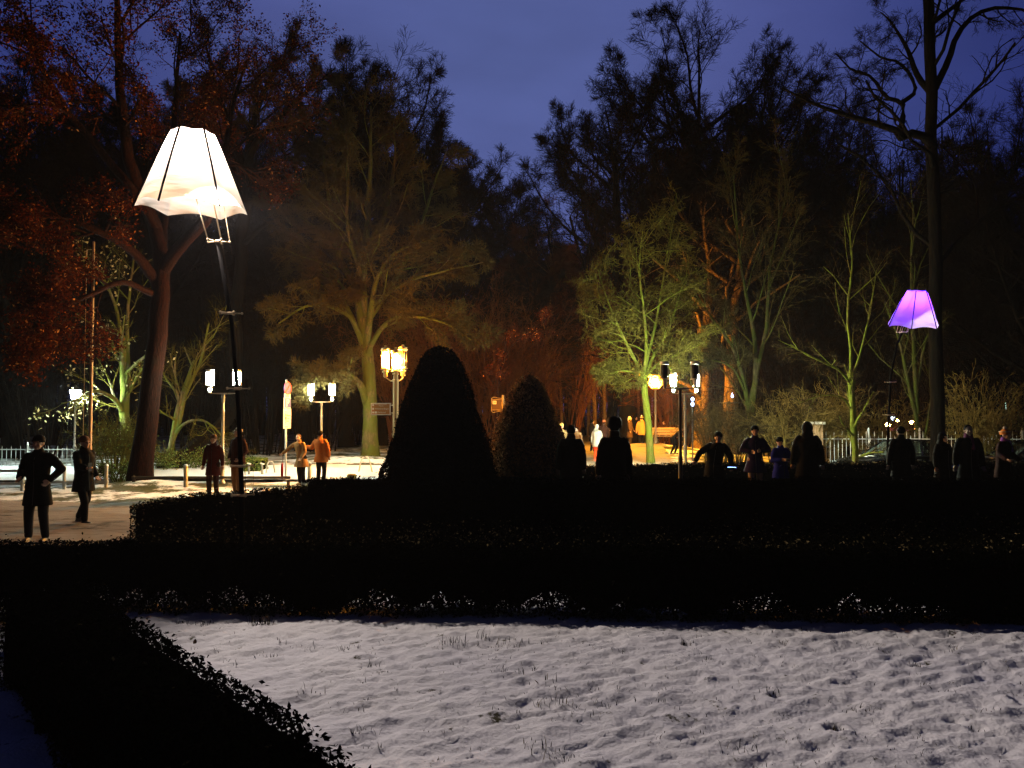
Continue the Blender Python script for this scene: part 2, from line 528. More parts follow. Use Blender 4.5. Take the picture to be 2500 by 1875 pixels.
# hedge line B (the cross hedge in front) and A (the diagonal one by the camera)
def yB(x):            # front face of the cross hedge at ground level
    return 7.86 - 0.052 * (x + 3.7)
def ray(px, py, z):
    v = P(px, py, 10) - Vector((0, 0, CAM_H)); t = (z - CAM_H) / v.z
    return np.array([v.x * t, v.y * t])
A0 = ray(945, 1875, .70); AD = ray(362, 1520, .70) - A0; AD = AD / np.linalg.norm(AD)
AN = np.array([AD[1], -AD[0]])          # points to the lawn side
def sideA(x, y):      # + on the lawn side of the right edge of hedge A
    return (x - A0[0]) * AN[0] + (y - A0[1]) * AN[1]

# snow lawn, modelled relief
def lawn_z(x, y):
    u = x * 0.9 + y * 0.45; v = y * 0.95 - x * 0.42
    z = 0.018 * fbm(u * 1.6, v * 3.8, 2, 0.5) + 0.036 * fbm(u * 4.4 + 4, v * 12.5, 3, 0.6)
    z = z - 0.020 * np.clip(fbm(u * 9 + 7, v * 19, 2, .5) - .12, 0, 1)
    z += 0.010 * fbm(u * 14, v * 30, 2, 0.6)
    for (dx, dy, rr, dep) in DENTS:
        q = ((x - dx) ** 2 + (y - dy) ** 2) / rr ** 2
        z = z - dep * np.exp(-q) + dep * 0.35 * np.exp(-(np.sqrt(q) - 1.6) ** 2 * 3)
    return z + 0.045
def onto(xS, yS, z0=0.03):
    v = P(xS, yS, 10) - Vector((0, 0, CAM_H)); t = (z0 - CAM_H) / v.z
    return v.x * t, v.y * t
DENTS = []
for (px, py, rr, dep) in ((2040, 1788, .055, .06), (1678, 1573, .04, .03), (1912, 1573, .04, .02), (2488, 1716, .05, .03), (2375, 1780, .05, .025),
                          (915, 1668, .04, .03), (2238, 1630, .04, .03), (1895, 1705, .05, .02), (2180, 1690, .05, .02), (1340, 1730, .06, .02), (2330, 1765, .05, .03)):
    x_, y_ = onto(px, py); DENTS.append((x_, y_, rr, dep))
rl = np.random.default_rng(21)
for k in range(9):
    DENTS.append((rl.uniform(-2, 7), rl.uniform(4.2, 7.3), rl.uniform(.04, .10), rl.uniform(.008, .028)))
lx = np.arange(-4.6, 8.6, 0.026); ly = np.concatenate([np.arange(3.2, 7.9, 0.024), np.arange(7.9, 9.3, 0.06)])
sheet('snow_lawn', M['snow'], lx, ly, lawn_z, inside=lambda x, y: (sideA(x, y) > -0.35) & (y < 9.2))

# snow on the path this side of hedge A, out of the lamp's reach
def path_z(x, y):
    return 0.05 + 0.07 * fbm(x * 2.3, y * 2.3, 4, 0.55)
sheet('snowy_path', M['snow'], np.arange(-9, 1.5, 0.05), np.arange(0.8, 7.2, 0.05), path_z,
      inside=lambda x, y: (sideA(x, y) < -0.50))

# beds, gravel path, road
def arcC():
    """centre line of the curved low hedge round the beds"""
    pts = np.array([(-6.15, 12.45), (-5.4, 12.85), (-4.6, 13.3), (-3.6, 14.4), (-2.6, 15.7), (-1.2, 17.3), (0.8, 18.9), (3.2, 20.1), (6.5, 20.7), (11, 20.9), (17, 20.9), (24, 20.9)], float)
    t = np.arange(len(pts)); tt = np.linspace(0, len(pts) - 1, 140)
    k = np.array([.25, .5, .25])
    out = np.stack([np.interp(tt, t, pts[:, i]) for i in range(2)], 1)
    for _ in range(12):
        out[1:-1] = out[:-2] * .25 + out[1:-1] * .5 + out[2:] * .25
    return out
ARC = arcC()
def arc_y(x):
    return np.interp(x, ARC[:, 0], ARC[:, 1])
sheet('planting_bed', M['soil'], np.arange(-6.1, 24, 0.25), np.arange(8.1, 21.2, 0.25),
      lambda x, y: 0.035 + 0.05 * fbm(x * 1.3, y * 1.3, 3) + gz(x, y) * 0.9 + 0.03,
      inside=lambda x, y: (y < arc_y(x)) & (y > 9.0))
def pathz2(x, y):
    return gz(x, y) + 0.03 + 0.05 * fbm(x * 0.5, y * 2.2, 4, 0.5)
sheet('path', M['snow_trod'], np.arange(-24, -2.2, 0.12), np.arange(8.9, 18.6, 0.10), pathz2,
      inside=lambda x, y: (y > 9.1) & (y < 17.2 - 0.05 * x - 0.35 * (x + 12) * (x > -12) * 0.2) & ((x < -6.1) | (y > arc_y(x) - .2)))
sheet('road', M['snow_packed'], np.arange(-40, 2.5, 0.5), np.arange(22.6, 28.4, 0.29),
      lambda x, y: gz(x, y) + 0.055 + 0.02 * fbm(x * .8, y * 2, 3),
      inside=lambda x, y: (y > 22.8 + 0.02 * (x + 10)) & (y < 28.2 - 0.12 * (x + 8) * (x > -8)))
# promenade running away between the woods, right of centre
def prom(x, y):
    c = 3.6 + 0.13 * (y - 28)
    return np.abs(x - c) < 2.5 + 0.02 * (y - 28)
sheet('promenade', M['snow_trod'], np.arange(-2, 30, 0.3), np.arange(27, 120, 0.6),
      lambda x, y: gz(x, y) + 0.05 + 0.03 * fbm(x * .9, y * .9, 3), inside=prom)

# ------------------------------------------------------------------ leaves
def leaf_cloud(pos, nrm, size, r, jit=0.7):
    """pos (n,3), nrm (n,3) preferred normals; each leaf one bent lozenge of four corners"""
    n = len(pos)
    nr = nrm + r.normal(0, jit, (n, 3)); nr /= np.linalg.norm(nr, axis=1)[:, None] + 1e-9
    a = r.normal(0, 1, (n, 3)); a -= nr * np.sum(a * nr, 1)[:, None]; a /= np.linalg.norm(a, axis=1)[:, None] + 1e-9
    b = np.cross(nr, a)
    s = size * r.uniform(0.6, 1.35, (n, 1))
    w = s * 0.52
    V = np.stack([pos - a * s * .5, pos + b * w * .5 + nr * w * .12, pos + a * s * .5, pos - b * w * .5 + nr * w * .12], 1).reshape(-1, 3)
    F = (np.arange(n) * 4)[:, None] + np.arange(4)
    return V, F

def hedge(name, label, line, width, h, n, leaf, mat, group=None, round_end=0.0, seed=0, z0=0.0, sparse=0.0, group_part=None, lump=0.05, core=True, zf=None):
    """clipped hedge along a polyline; leaves on all faces and a woody inside"""
    r = np.random.default_rng(seed)
    line = np.array(line, float)
    seg = np.linalg.norm(np.diff(line, axis=0), axis=1); cum = np.concatenate([[0], np.cumsum(seg)]); Ltot = cum[-1]
    base = Vector((line[0][0], line[0][1], 0))
    t = thing(name, label, 'hedge', base, 0, group)
    def at(s):
        x = np.interp(s, cum, line[:, 0]); y = np.interp(s, cum, line[:, 1])
        e = 0.15
        dx = np.interp(s + e, cum, line[:, 0]) - np.interp(s - e, cum, line[:, 0]); dy = np.interp(s + e, cum, line[:, 1]) - np.interp(s - e, cum, line[:, 1])
        l = np.hypot(dx, dy) + 1e-9
        return x, y, dx / l, dy / l
    s = r.uniform(-0.02, Ltot + 0.02, n)
    per = r.uniform(0, 2 * h + width, n)
    side = np.where(per < h, -1, np.where(per < 2 * h, 1, 0))
    zz = np.where(per < h, per, np.where(per < 2 * h, per - h, h))
    off = np.where(side != 0, side * width / 2, per - 2 * h - width / 2)
    if round_end:                                   # plan and top rounded off at the first end
        q_ = np.clip(s / round_end, 0, 1); ro = np.sqrt(np.clip(1 - (1 - q_) ** 2, .02, 1)); off = off * ro; zz = zz * (.80 + .20 * np.clip(s / (round_end * 2.2), 0, 1) ** .6)
    # rounded shoulders
    sh = np.clip((zz - h * 0.78) / (h * 0.22), 0, 1)
    off = np.where(side != 0, off * (1 - 0.16 * sh ** 2), off)
    inset = np.abs(r.normal(0, 0.045, n))
    x, y, tx, ty = at(s)
    nx_, ny_ = -ty, tx
    lum = lump * (fbm(s * 1.7 + seed, zz * 2.4 + side * 5, 3) * 2)
    shoot = (r.random(n) < 0.03) * r.uniform(0.02, 0.09, n)
    o2 = off + side * (lum - inset)
    z2 = zz + (side == 0) * (lum * 0.9 - inset + shoot)
    if zf is not None: z2 = z2 + zf(x, y)
    nrm = np.stack([nx_ * side, ny_ * side, (side == 0) * 1.0 + 0.15], -1)
    pos = np.stack([x + nx_ * o2, y + ny_ * o2, z2 + z0], -1)
    if sparse > 0:
        low = zz < h * sparse
        clump = fbm(s * 3.1, zz * 6, 3) + 0.5
        keep = ~low | (r.random(n) < np.clip(clump * 2.4 + (zz / (h * sparse)) * 0.9 - 0.15, 0.15, 1))
        pos = pos[keep]; nrm = nrm[keep]
    if sparse > 0:                                   # thin woody curtain low down, with holes
        k = int(n * .8)
        s2 = r.uniform(0, Ltot, k); z3 = h * sparse * r.random(k); o3 = r.uniform(-width / 2, width / 2, k)
        hole = fbm(s2 * 2.1 + 3, z3 * 5, 3) * 2.6 + 0.62 + z3 / (h * sparse) * .5 + (r.random(k) - .5) * .5
        ok = hole > np.clip(.12 - .03 * s2, -.25, .1)
        x, y, tx, ty = at(s2[ok])
        p3 = np.stack([x - ty * o3[ok], y + tx * o3[ok], z3[ok] + z0], -1)
        pos = np.vstack([pos, p3]); nrm = np.vstack([nrm, r.normal(0, 1, (len(p3), 3))])
    V, F = leaf_cloud(pos - np.array([base.x, base.y, 0]), nrm, leaf, r)
    # end caps
    put('foliage', np_mesh('foliage', V, F, False), mat, t)
    m = MB()
    ss = np.arange(0.0, Ltot, 0.25 if sparse == 0 else 0.13)
    zlo = h * sparse * .72 if sparse > 0 else 0.02
    K = len(ss)
    x, y, tx, ty = at(np.linspace(0.08, Ltot - 0.08, max(K, 2)))
    K = len(x)
    rows = []
    hw = width / 2 - 0.05
    sK = np.linspace(0.08, Ltot - 0.08, K)
    if sparse > 0:                                  # woody foot: closed in most places, open in some
        op = fbm(sK * 1.5 + 2, sK * 0 + .5, 3) * 2.6 + 1.5 - (sK - 4) * .065
        zl = 0.04 + (h * sparse * .85) * np.clip(op, 0, 1) * r.uniform(.25, 1, K)
    else:
        zl = np.full(K, 0.02)
    wK = np.ones(K) * hw; hK = np.ones(K) * h
    if round_end:
        wK = hw * np.sqrt(np.clip(1 - (1 - np.clip(sK / round_end, 0, 1)) ** 2, .1, 1)); hK = h * (.80 + .20 * np.clip(sK / (round_end * 2.2), 0, 1) ** .6)
    for dx_, z in ((-1, zl), (-.95, hK - 0.08), (-.75, hK - 0.045), (.75, hK - 0.045), (.95, hK - 0.08), (1, zl)):
        dx_ = dx_ * wK
        zz_ = z + z0 + np.zeros(K)
        if zf is not None: zz_ = zz_ + zf(x, y)
        rows.append(np.stack([x - ty * dx_ - base.x, y + tx * dx_ - base.y, zz_], -1))
    R = np.stack(rows, 1)                       # K,6,3
    F = []
    for i in range(K - 1):
        for j in range(6):
            k = (j + 1) % 6
            F.append((i * 6 + j, i * 6 + k, (i + 1) * 6 + k, (i + 1) * 6 + j))
    m.add(R.reshape(-1, 3), F)
    m.faces(R[0], [(0, 1, 2, 3, 4, 5)]); m.faces(R[-1], [(5, 4, 3, 2, 1, 0)])
    if sparse > 0:
        for q in np.arange(0.15, Ltot, 0.26):
            q = q + r.uniform(-.08, .08); x, y, tx, ty = at(q); o = r.uniform(-hw * .6, hw * .6)
            bx, by = x - ty * o - base.x, y + tx * o - base.y
            for w in range(3):
                m.tube([(bx, by, z0), (bx + r.normal(0, .04), by + r.normal(0, .04), z0 + zlo * .6), (bx + r.normal(0, .09), by + r.normal(0, .08), z0 + zlo + .05)], [.012, .009, .006], 5)
    m.build('stems', M['core'], t, smooth=False)
    return t

# A: from under the camera away to the left, then behind it B crosses the whole view
a_far = A0 + AD * 4.6 - AN * 0.29; a_near = A0 - AD * 2.6 - AN * 0.29
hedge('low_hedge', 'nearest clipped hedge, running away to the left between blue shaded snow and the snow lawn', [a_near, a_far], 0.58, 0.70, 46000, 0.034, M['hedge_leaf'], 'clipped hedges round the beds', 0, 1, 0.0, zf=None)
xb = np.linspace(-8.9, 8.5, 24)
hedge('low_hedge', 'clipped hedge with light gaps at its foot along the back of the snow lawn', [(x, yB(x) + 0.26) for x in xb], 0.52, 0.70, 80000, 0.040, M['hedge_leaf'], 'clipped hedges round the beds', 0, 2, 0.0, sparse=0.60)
hedge('low_hedge', 'curved hedge with a rounded left end beside the trodden path, sweeping round the beds', ARC, 0.72, 0.68, 60000, 0.050, M['hedge_leaf_frost_glint'], 'clipped hedges round the beds', .5, 3, 0.02, zf=gz)
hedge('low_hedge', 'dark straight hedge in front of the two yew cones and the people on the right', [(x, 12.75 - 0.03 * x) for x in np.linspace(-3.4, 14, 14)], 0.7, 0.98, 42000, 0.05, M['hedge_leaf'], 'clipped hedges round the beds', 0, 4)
# clipped block by the parking sign
hedge('low_hedge', 'short green lit hedge block by the snowy road behind the white lamp', [(X(596, 26.2), 26.2), (X(646, 26.2), 26.2)], 0.9, 0.46, 5000, 0.06, M['green_leaf'], None, 0, 5)

# low planting in the beds
def ground_cover(name, label, n, sampler, hmax, leaf, mat, seed):
    r = np.random.default_rng(seed)
    x, y = sampler(r, n)
    hh = hmax * (0.55 + 0.9 * (fbm(x * 1.1, y * 1.1, 3) + 0.35))
    z = 0.04 + np.clip(hh, .05, 9) * r.random(len(x)) ** 0.6 + gz(x, y)
    V, F = leaf_cloud(np.stack([x, y, z], -1), np.tile([0, -0.2, 1.0], (len(x), 1)), leaf, r, 0.8)
    o = put(name, np_mesh(name, V, F, False), mat)
    return tag(o, label, 'ground cover', kind='stuff')
def s_bed1(r, n):
    x = r.uniform(-6.0, 11, n); y = r.uniform(8.9, 12.5, n); k = (x > -5.9 + 0.05 * (y - 8.8)); return x[k], y[k]
def s_bed2(r, n):
    x = r.uniform(-5.5, 18, n); y = r.uniform(12.6, 20.6, n); k = (y < arc_y(x) - 0.3) & ((y < 16) | (x < 2)); return x[k], y[k]
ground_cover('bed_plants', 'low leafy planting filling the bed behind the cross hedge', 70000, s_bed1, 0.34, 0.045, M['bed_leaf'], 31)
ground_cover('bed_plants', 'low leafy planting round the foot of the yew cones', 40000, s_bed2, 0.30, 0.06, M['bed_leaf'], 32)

# grass poking out of the lawn
def grass():
    r = np.random.default_rng(8)
    tuf = []
    for (px, py, n, hh, rad) in ((640, 1532, 46, .12, .11), (622, 1530, 24, .10, .06), (440, 1528, 16, .07, .06), (500, 1524, 22, .06, .09), (448, 1530, 10, .06, .05),
                                 (1107, 1580, 40, .085, .13), (1250, 1575, 26, .08, .16), (1175, 1565, 12, .09, .08), (1678, 1574, 26, .06, .06), (1912, 1574, 18, .05, .05),
                                 (1345, 1725, 26, .06, .12), (1270, 1640, 16, .06, .15), (1325, 1675, 12, .06, .12), (668, 1604, 16, .05, .09), (920, 1632, 20, .05, .12),
                                 (1340, 1850, 30, .07, .16), (1880, 1700, 22, .05, .08), (2240, 1630, 20, .05, .09), (1800, 1840, 18, .07, .14), (2100, 1740, 16, .05, .1),
                                 (880, 1798, 18, .05, .08), (760, 1700, 14, .05, .1), (850, 1590, 14, .05, .1), (2040, 1786, 30, .05, .05), (1480, 1732, 18, .05, .09)):
        x, y = onto(px, py); tuf.append((x, y, n, hh, rad))
    for k in range(520):
        tuf.append((r.uniform(-3, 7), r.uniform(3.6, 7.5), int(r.integers(2, 8)), r.uniform(.018, .045), r.uniform(.03, .12)))
    bx, by, hh = [], [], []
    for (x, y, n, h, rad) in tuf:
        a = r.uniform(0, 2 * PI, n); q = rad * np.sqrt(r.random(n))
        bx.append(x + q * np.cos(a)); by.append(y + q * np.sin(a) * .7); hh.append(h * r.uniform(.4, 1.2, n))
    bx, by, hh = map(np.concatenate, (bx, by, hh))
    k = sideA(bx, by) > 0.06
    bx, by, hh = bx[k], by[k], hh[k]; n = len(bx)
    z = lawn_z(bx, by) - 0.008
    a = r.uniform(0, 2 * PI, n); lean = r.uniform(.1, .9, n) * hh
    w = r.uniform(.0016, .0036, n)
    dx, dy = np.cos(a), np.sin(a)
    p0 = np.stack([bx, by, z], -1); p1 = p0 + np.stack([dx * lean * .35, dy * lean * .35, hh * .65], -1); p2 = p0 + np.stack([dx * lean, dy * lean, hh * .95], -1)
    s = np.stack([-dy, dx, dx * 0], -1) * w[:, None]
    V = np.stack([p0 - s, p0 + s, p1 + s * .8, p1 - s * .8, p2 + s * .2, p2 - s * .2], 1).reshape(-1, 3)
    i = np.arange(n)[:, None] * 6
    F = np.vstack([i + [0, 1, 2, 3], i + [3, 2, 4, 5]])
    tag(put('grass', np_mesh('grass', V, F, False), M['grass']), 'thin dark grass blades poking through the snow lawn', 'grass', kind='stuff')
grass()
def loose_leaf(px, py, s, rot, col, label, z0=0.05):
    x, y = onto(px, py, z0)
    m = MB()
    prof = [(0, -.5), (.22, -.25), (.30, .05), (.18, .35), (0, .55), (-.18, .35), (-.30, .05), (-.22, -.25)]
    V = [(p[0] * s, p[1] * s, abs(p[0]) * s * .5) for p in prof] + [(0, 0, -.02 * s)]
    V2 = [(a, b, c + s * .03) for a, b, c in V]
    fl = [(i, (i + 1) % 8, 8) for i in range(8)] + [(9 + (i + 1) % 8, 9 + i, 17) for i in range(8)] + [(i, 9 + i, 9 + (i + 1) % 8, (i + 1) % 8) for i in range(8)]
    m.faces(V + V2, fl)
    o = m.build('fallen_leaf', col, None, smooth=False)
    z = float(lawn_z(np.array([x]), np.array([y]))[0]) if z0 < .2 else z0
    o.location = (x, y, z + s * .25); o.rotation_euler = rot
    tag(o, label, 'leaf')
M['leaf_brown'] = simple('brown_leaf', (0.10, 0.06, 0.035), 0.7)
M['leaf_tan'] = simple('tan_leaf', (0.42, 0.26, 0.10), 0.7)
loose_leaf(475, 1572, .055, (1.2, .3, .6), M['leaf_brown'], 'small curled dark leaf standing in the snow near the left corner of the lawn')
loose_leaf(1310, 1668, .04, (.8, .3, 1.6), M['leaf_brown'], 'small dark dot of a leaf in the middle of the snow lawn')

# ------------------------------------------------------------------ clipped yew cones
def topiary(name, label, x, y, rad, h, n, leaf, mat, seed, prof):
    r = np.random.default_rng(seed)
    t = thing(name, label, 'topiary', (x, y, 0))
    u = r.random(n); a = r.uniform(0, 2 * PI, n)
    pr = np.array(prof)
    # more leaves where the girth is larger
    zz = np.linspace(0, 1, 200); rr = np.interp(zz, pr[:, 0], pr[:, 1]); cdf = np.cumsum(rr + .12); cdf /= cdf[-1]
    z = np.interp(u, cdf, zz); rad_ = np.interp(z, pr[:, 0], pr[:, 1]) * rad
    lum = 1 + 0.06 * fbm(a * 2.2 + seed, z * 8, 3) * 2
    q = rad_ * lum - np.abs(r.normal(0, .035, n)) + (r.random(n) < .04) * r.uniform(0, .07, n)
    pos = np.stack([q * np.cos(a), q * np.sin(a), z * h], -1)
    nrm = np.stack([np.cos(a), np.sin(a), np.full(n, .3)], -1)
    V, F = leaf_cloud(pos, nrm, leaf, r)
    put('foliage', np_mesh('foliage', V, F, False), mat, t)
    m = MB(); m.lathe([(max(.001, b * rad * .93 - .04), a_ * h * .97) for a_, b in prof], sides=24)
    m.build('core', M['core'], t, smooth=True)
    return t
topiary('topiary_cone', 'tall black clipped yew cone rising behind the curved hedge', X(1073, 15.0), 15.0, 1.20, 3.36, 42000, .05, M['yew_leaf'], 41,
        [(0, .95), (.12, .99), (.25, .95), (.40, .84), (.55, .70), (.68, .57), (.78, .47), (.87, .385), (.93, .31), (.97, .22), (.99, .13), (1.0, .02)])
topiary('topiary_cone', 'smaller egg shaped clipped bush with leaves coloured brown as if lit right of the black cone', X(1290, 17.2), 17.2, .86, 2.90, 30000, .055, M['box_leaf_lit'], 42,
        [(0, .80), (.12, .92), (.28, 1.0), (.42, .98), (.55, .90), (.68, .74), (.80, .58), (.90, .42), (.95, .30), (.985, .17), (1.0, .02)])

# ------------------------------------------------------------------ bare trees
def tubes(Pn, Rn, sides):
    """Pn (N,K,3), Rn (N,K) -> verts, quads"""
    N, K, _ = Pn.shape
    T = np.empty_like(Pn)
    T[:, 1:-1] = Pn[:, 2:] - Pn[:, :-2]; T[:, 0] = Pn[:, 1] - Pn[:, 0]; T[:, -1] = Pn[:, -1] - Pn[:, -2]
    T /= np.linalg.norm(T, axis=2)[..., None] + 1e-9
    main = T.mean(1); ref = np.where(np.abs(main[:, 2:3]) < .8, [[0, 0, 1.0]], [[1.0, 0.2, 0]])
    U = np.cross(T, ref[:, None]); U /= np.linalg.norm(U, axis=2)[..., None] + 1e-9
    W = np.cross(T, U)
    a = np.arange(sides) * 2 * PI / sides
    V = Pn[:, :, None] + Rn[:, :, None, None] * (U[:, :, None] * np.cos(a)[:, None] + W[:, :, None] * np.sin(a)[:, None])
    V = V.reshape(-1, 3)
    b = (np.arange(N) * K * sides)[:, None, None]; i = (np.arange(K - 1) * sides)[None, :, None]; j = np.arange(sides)[None, None]
    k = (j + 1) % sides
    F = np.stack(np.broadcast_arrays(b + i + j, b + i + k, b + i + sides + k, b + i + sides + j), -1).reshape(-1, 4)
    return V, F

def grow(Pn, Rn, r, n, ratio, ang, up=0.0, wig=0.12, K=5, rr=0.6, tmin=0.25, lmin=0.15, out=0.0, tip=0.25, taper=0.5, centre=None, spread=14, dens=None, flat=.6):
    """children of branches: evenly strewn along each parent"""
    N, K0, _ = Pn.shape
    L = np.linalg.norm(np.diff(Pn, axis=1), axis=2).sum(1)
    cnt = np.full(N, n) if dens is None else np.clip((L * dens).astype(int), 2, n)
    idx = np.repeat(np.arange(N), cnt); m = len(idx)
    first = np.repeat(np.cumsum(cnt) - cnt, cnt)
    q = (np.arange(m) - first + r.random(m)) / np.repeat(cnt, cnt)
    t = tmin + (1 - tmin) * q ** 0.92
    f = np.clip(t, 0, .999) * (K0 - 1); i0 = f.astype(int); fr = (f - i0)[:, None]
    pos = Pn[idx, i0] * (1 - fr) + Pn[idx, i0 + 1] * fr
    tan = Pn[idx, i0 + 1] - Pn[idx, i0]; tan /= np.linalg.norm(tan, axis=1)[:, None] + 1e-9
    rp = Rn[idx, i0] * (1 - fr[:, 0]) + Rn[idx, i0 + 1] * fr[:, 0]
    rnd = r.normal(0, 1, (m, 3))
    if out and centre is not None:
        o = pos - centre; o[:, 2] *= .3; o /= np.linalg.norm(o, axis=1)[:, None] + 1e-9; rnd += o * out
    per = rnd - tan * np.sum(rnd * tan, 1)[:, None]; per /= np.linalg.norm(per, axis=1)[:, None] + 1e-9
    A = np.radians(np.clip(r.normal(ang, spread, m), 8, 100)) * (1 - tip * t)
    d = tan * np.cos(A)[:, None] + per * np.sin(A)[:, None]
    d[:, 2] += up * 0.6; d /= np.linalg.norm(d, axis=1)[:, None]
    ln = np.maximum(L[idx] * ratio * (1 + flat * .25 - flat * t) * r.uniform(.55, 1.3, m), lmin)
    r0 = np.minimum(rp * 0.85, np.maximum(rp * rr, ln * .006)) * r.uniform(.8, 1.1, m)
    C = np.empty((m, K, 3)); C[:, 0] = pos
    step = (ln / (K - 1))[:, None]
    for k in range(1, K):
        C[:, k] = C[:, k - 1] + d * step
        d = d + r.normal(0, wig, (m, 3)); d[:, 2] += up * .18
        d /= np.linalg.norm(d, axis=1)[:, None]
    s = np.linspace(0, 1, K)[None]
    R = r0[:, None] * (1 - (1 - taper) * s)
    return C, R

def resample(pts, K, r0, r1, r, wob=0.02, flare=0.0, pw=1.0):
    pts = np.array([tuple(p) for p in pts], float)
    seg = np.concatenate([[0], np.cumsum(np.linalg.norm(np.diff(pts, axis=0), axis=1))])
    # smooth curve through the points (Catmull-Rom)
    n = len(pts); t = np.linspace(0, seg[-1], K)
    out = np.empty((K, 3))
    ext = np.vstack([2 * pts[0] - pts[1], pts, 2 * pts[-1] - pts[-2]])
    for a, tt in enumerate(t):
        i = min(np.searchsorted(seg, tt, side='right') - 1, n - 2); u = (tt - seg[i]) / (seg[i + 1] - seg[i] + 1e-9)
        p0, p1, p2, p3 = ext[i], ext[i + 1], ext[i + 2], ext[i + 3]
        out[a] = 0.5 * ((2 * p1) + (-p0 + p2) * u + (2 * p0 - 5 * p1 + 4 * p2 - p3) * u ** 2 + (-p0 + 3 * p1 - 3 * p2 + p3) * u ** 3)
    out[1:-1] += r.normal(0, wob * seg[-1] / K, (K - 2, 3))
    s = np.linspace(0, 1, K)
    rad = r0 + (r1 - r0) * s ** pw
    if flare: rad = rad * (1 + flare * np.exp(-t / (r0 * 2.2)))
    return out[None], rad[None]

def tree(name, label, base, stems, levels, m_trunk, m_twig, group=None, seed=0, cat='tree', sides=(10, 6, 4, 3, 3), wood_levels=1, leaves=None, centre=None, min_r=0.0045, skip=0):
    """stems: list of (points, r0, r1[, flare]) in world space; levels: list of dicts for grow()"""
    r = np.random.default_rng(seed)
    t = thing(name, label, cat, base, 0, group)
    b = np.array(tuple(base), float)
    K = 13
    PS, RS = [], []
    for s in stems:
        p, q = resample(s[0], K, s[1], s[2], r, flare=(s[3] if len(s) > 3 else 0.0))
        PS.append(p); RS.append(q)
    Pn = np.concatenate(PS) - b; Rn = np.concatenate(RS)
    c = centre - b if centre is not None else Pn.reshape(-1, 3).mean(0)
    wood, twigs = [(Pn, Rn, sides[0])], []
    cur = (Pn, Rn)
    for li, lv in enumerate(levels):
        lv = dict(lv)
        k0 = skip if li == 0 else 0
        cur = grow(cur[0][k0:], np.maximum(cur[1][k0:], min_r), r, centre=c, **lv)
        cur = (cur[0], np.maximum(cur[1], min_r * .8))
        (wood if li < wood_levels else twigs).append((cur[0], cur[1], sides[min(li + 1, len(sides) - 1)]))
    def join(lst):
        V, F, n = [], [], 0
        for p, q, sd in lst:
            v, f = tubes(p, q, sd); V.append(v); F.append(f + n); n += len(v)
        return np.vstack(V), np.vstack(F)
    V, F = join(wood)
    put('trunk', np_mesh('trunk', V, F), m_trunk, t)
    if twigs:
        V, F = join(twigs)
        put('crown', np_mesh('crown', V, F), m_twig, t)
    if leaves:
        n, size, mat, drop = leaves
        tw = cur[0]
        i = r.integers(0, len(tw), n); k = r.integers(1, tw.shape[1], n)
        pos = tw[i, k] + r.normal(0, drop, (n, 3)) - np.array([0, 0, drop])
        V, F = leaf_cloud(pos, np.tile([0, -.3, .5], (n, 1)), size, r, 1.2)
        put('leaves', np_mesh('leaves', V, F, False), mat, t)
    return t

def SP(lst, d, dd=None):
    """photograph pixels -> world at depth d, dd adds depth along the limb"""
    out = []
    for i, q in enumerate(lst):
        e = (dd[i] if dd is not None else 0.0)
        out.append(P(q[0], q[1], d + e))
    return out

def foot(x, d):
    return G(X(x, d), d)

# -- tree with red brown leaves at the left
b = foot(345, 21.8)
TR = SP([(345, 1180), (352, 1080), (368, 960), (385, 820), (392, 700), (395, 640)], 21.8)
TR[0] = b - Vector((0, 0, .1))
stems = [(TR, .29, .24, .3),
         (SP([(395, 650), (380, 560), (330, 440), (300, 300), (290, 150), (285, -40)], 21.8, [0, 0, -.6, -1.5, -2, -2.5]), .22, .06),
         (SP([(398, 660), (440, 600), (500, 540), (540, 440), (560, 300), (600, 150)], 21.8, [0, -.5, -1, 0, 1, 2]), .19, .03),
         (SP([(385, 690), (320, 610), (230, 560), (130, 520), (20, 500)], 21.8, [0, -1, -2, -2.5, -3]), .16, .04),
         (SP([(392, 640), (400, 520), (420, 380), (430, 230), (440, 80)], 21.8, [0, 1, 1.5, 2, 2]), .17, .04),
         (SP([(380, 720), (300, 690), (220, 720), (140, 760), (80, 800)], 21.8, [0, -1.5, -2.8, -3.5, -4]), .10, .03),
         (SP([(385, 560), (330, 470), (220, 340), (120, 200), (60, 30)], 21.8, [0, -1, -2, -3, -3]), .14, .04)]
tree('beech_tree', 'large tree still holding red brown leaves, its ruddy trunk left of the white lampshade', b, stems,
     [dict(n=9, ratio=.42, ang=52, up=.05, wig=.12, K=6, rr=.45, tmin=.45, out=.8),
      dict(n=7, ratio=.50, ang=48, up=-.05, wig=.14, K=5, tmin=.2),
      dict(n=7, ratio=.48, ang=45, up=-.10, wig=.15, K=4, tmin=.15),
      dict(n=4, ratio=.5, ang=42, up=-.1, wig=.15, K=3, tmin=.2, lmin=.2)],
     M['bark_red'], M['twig_red'], seed=101, leaves=(46000, .085, M['leaf_red'], .10), skip=1)

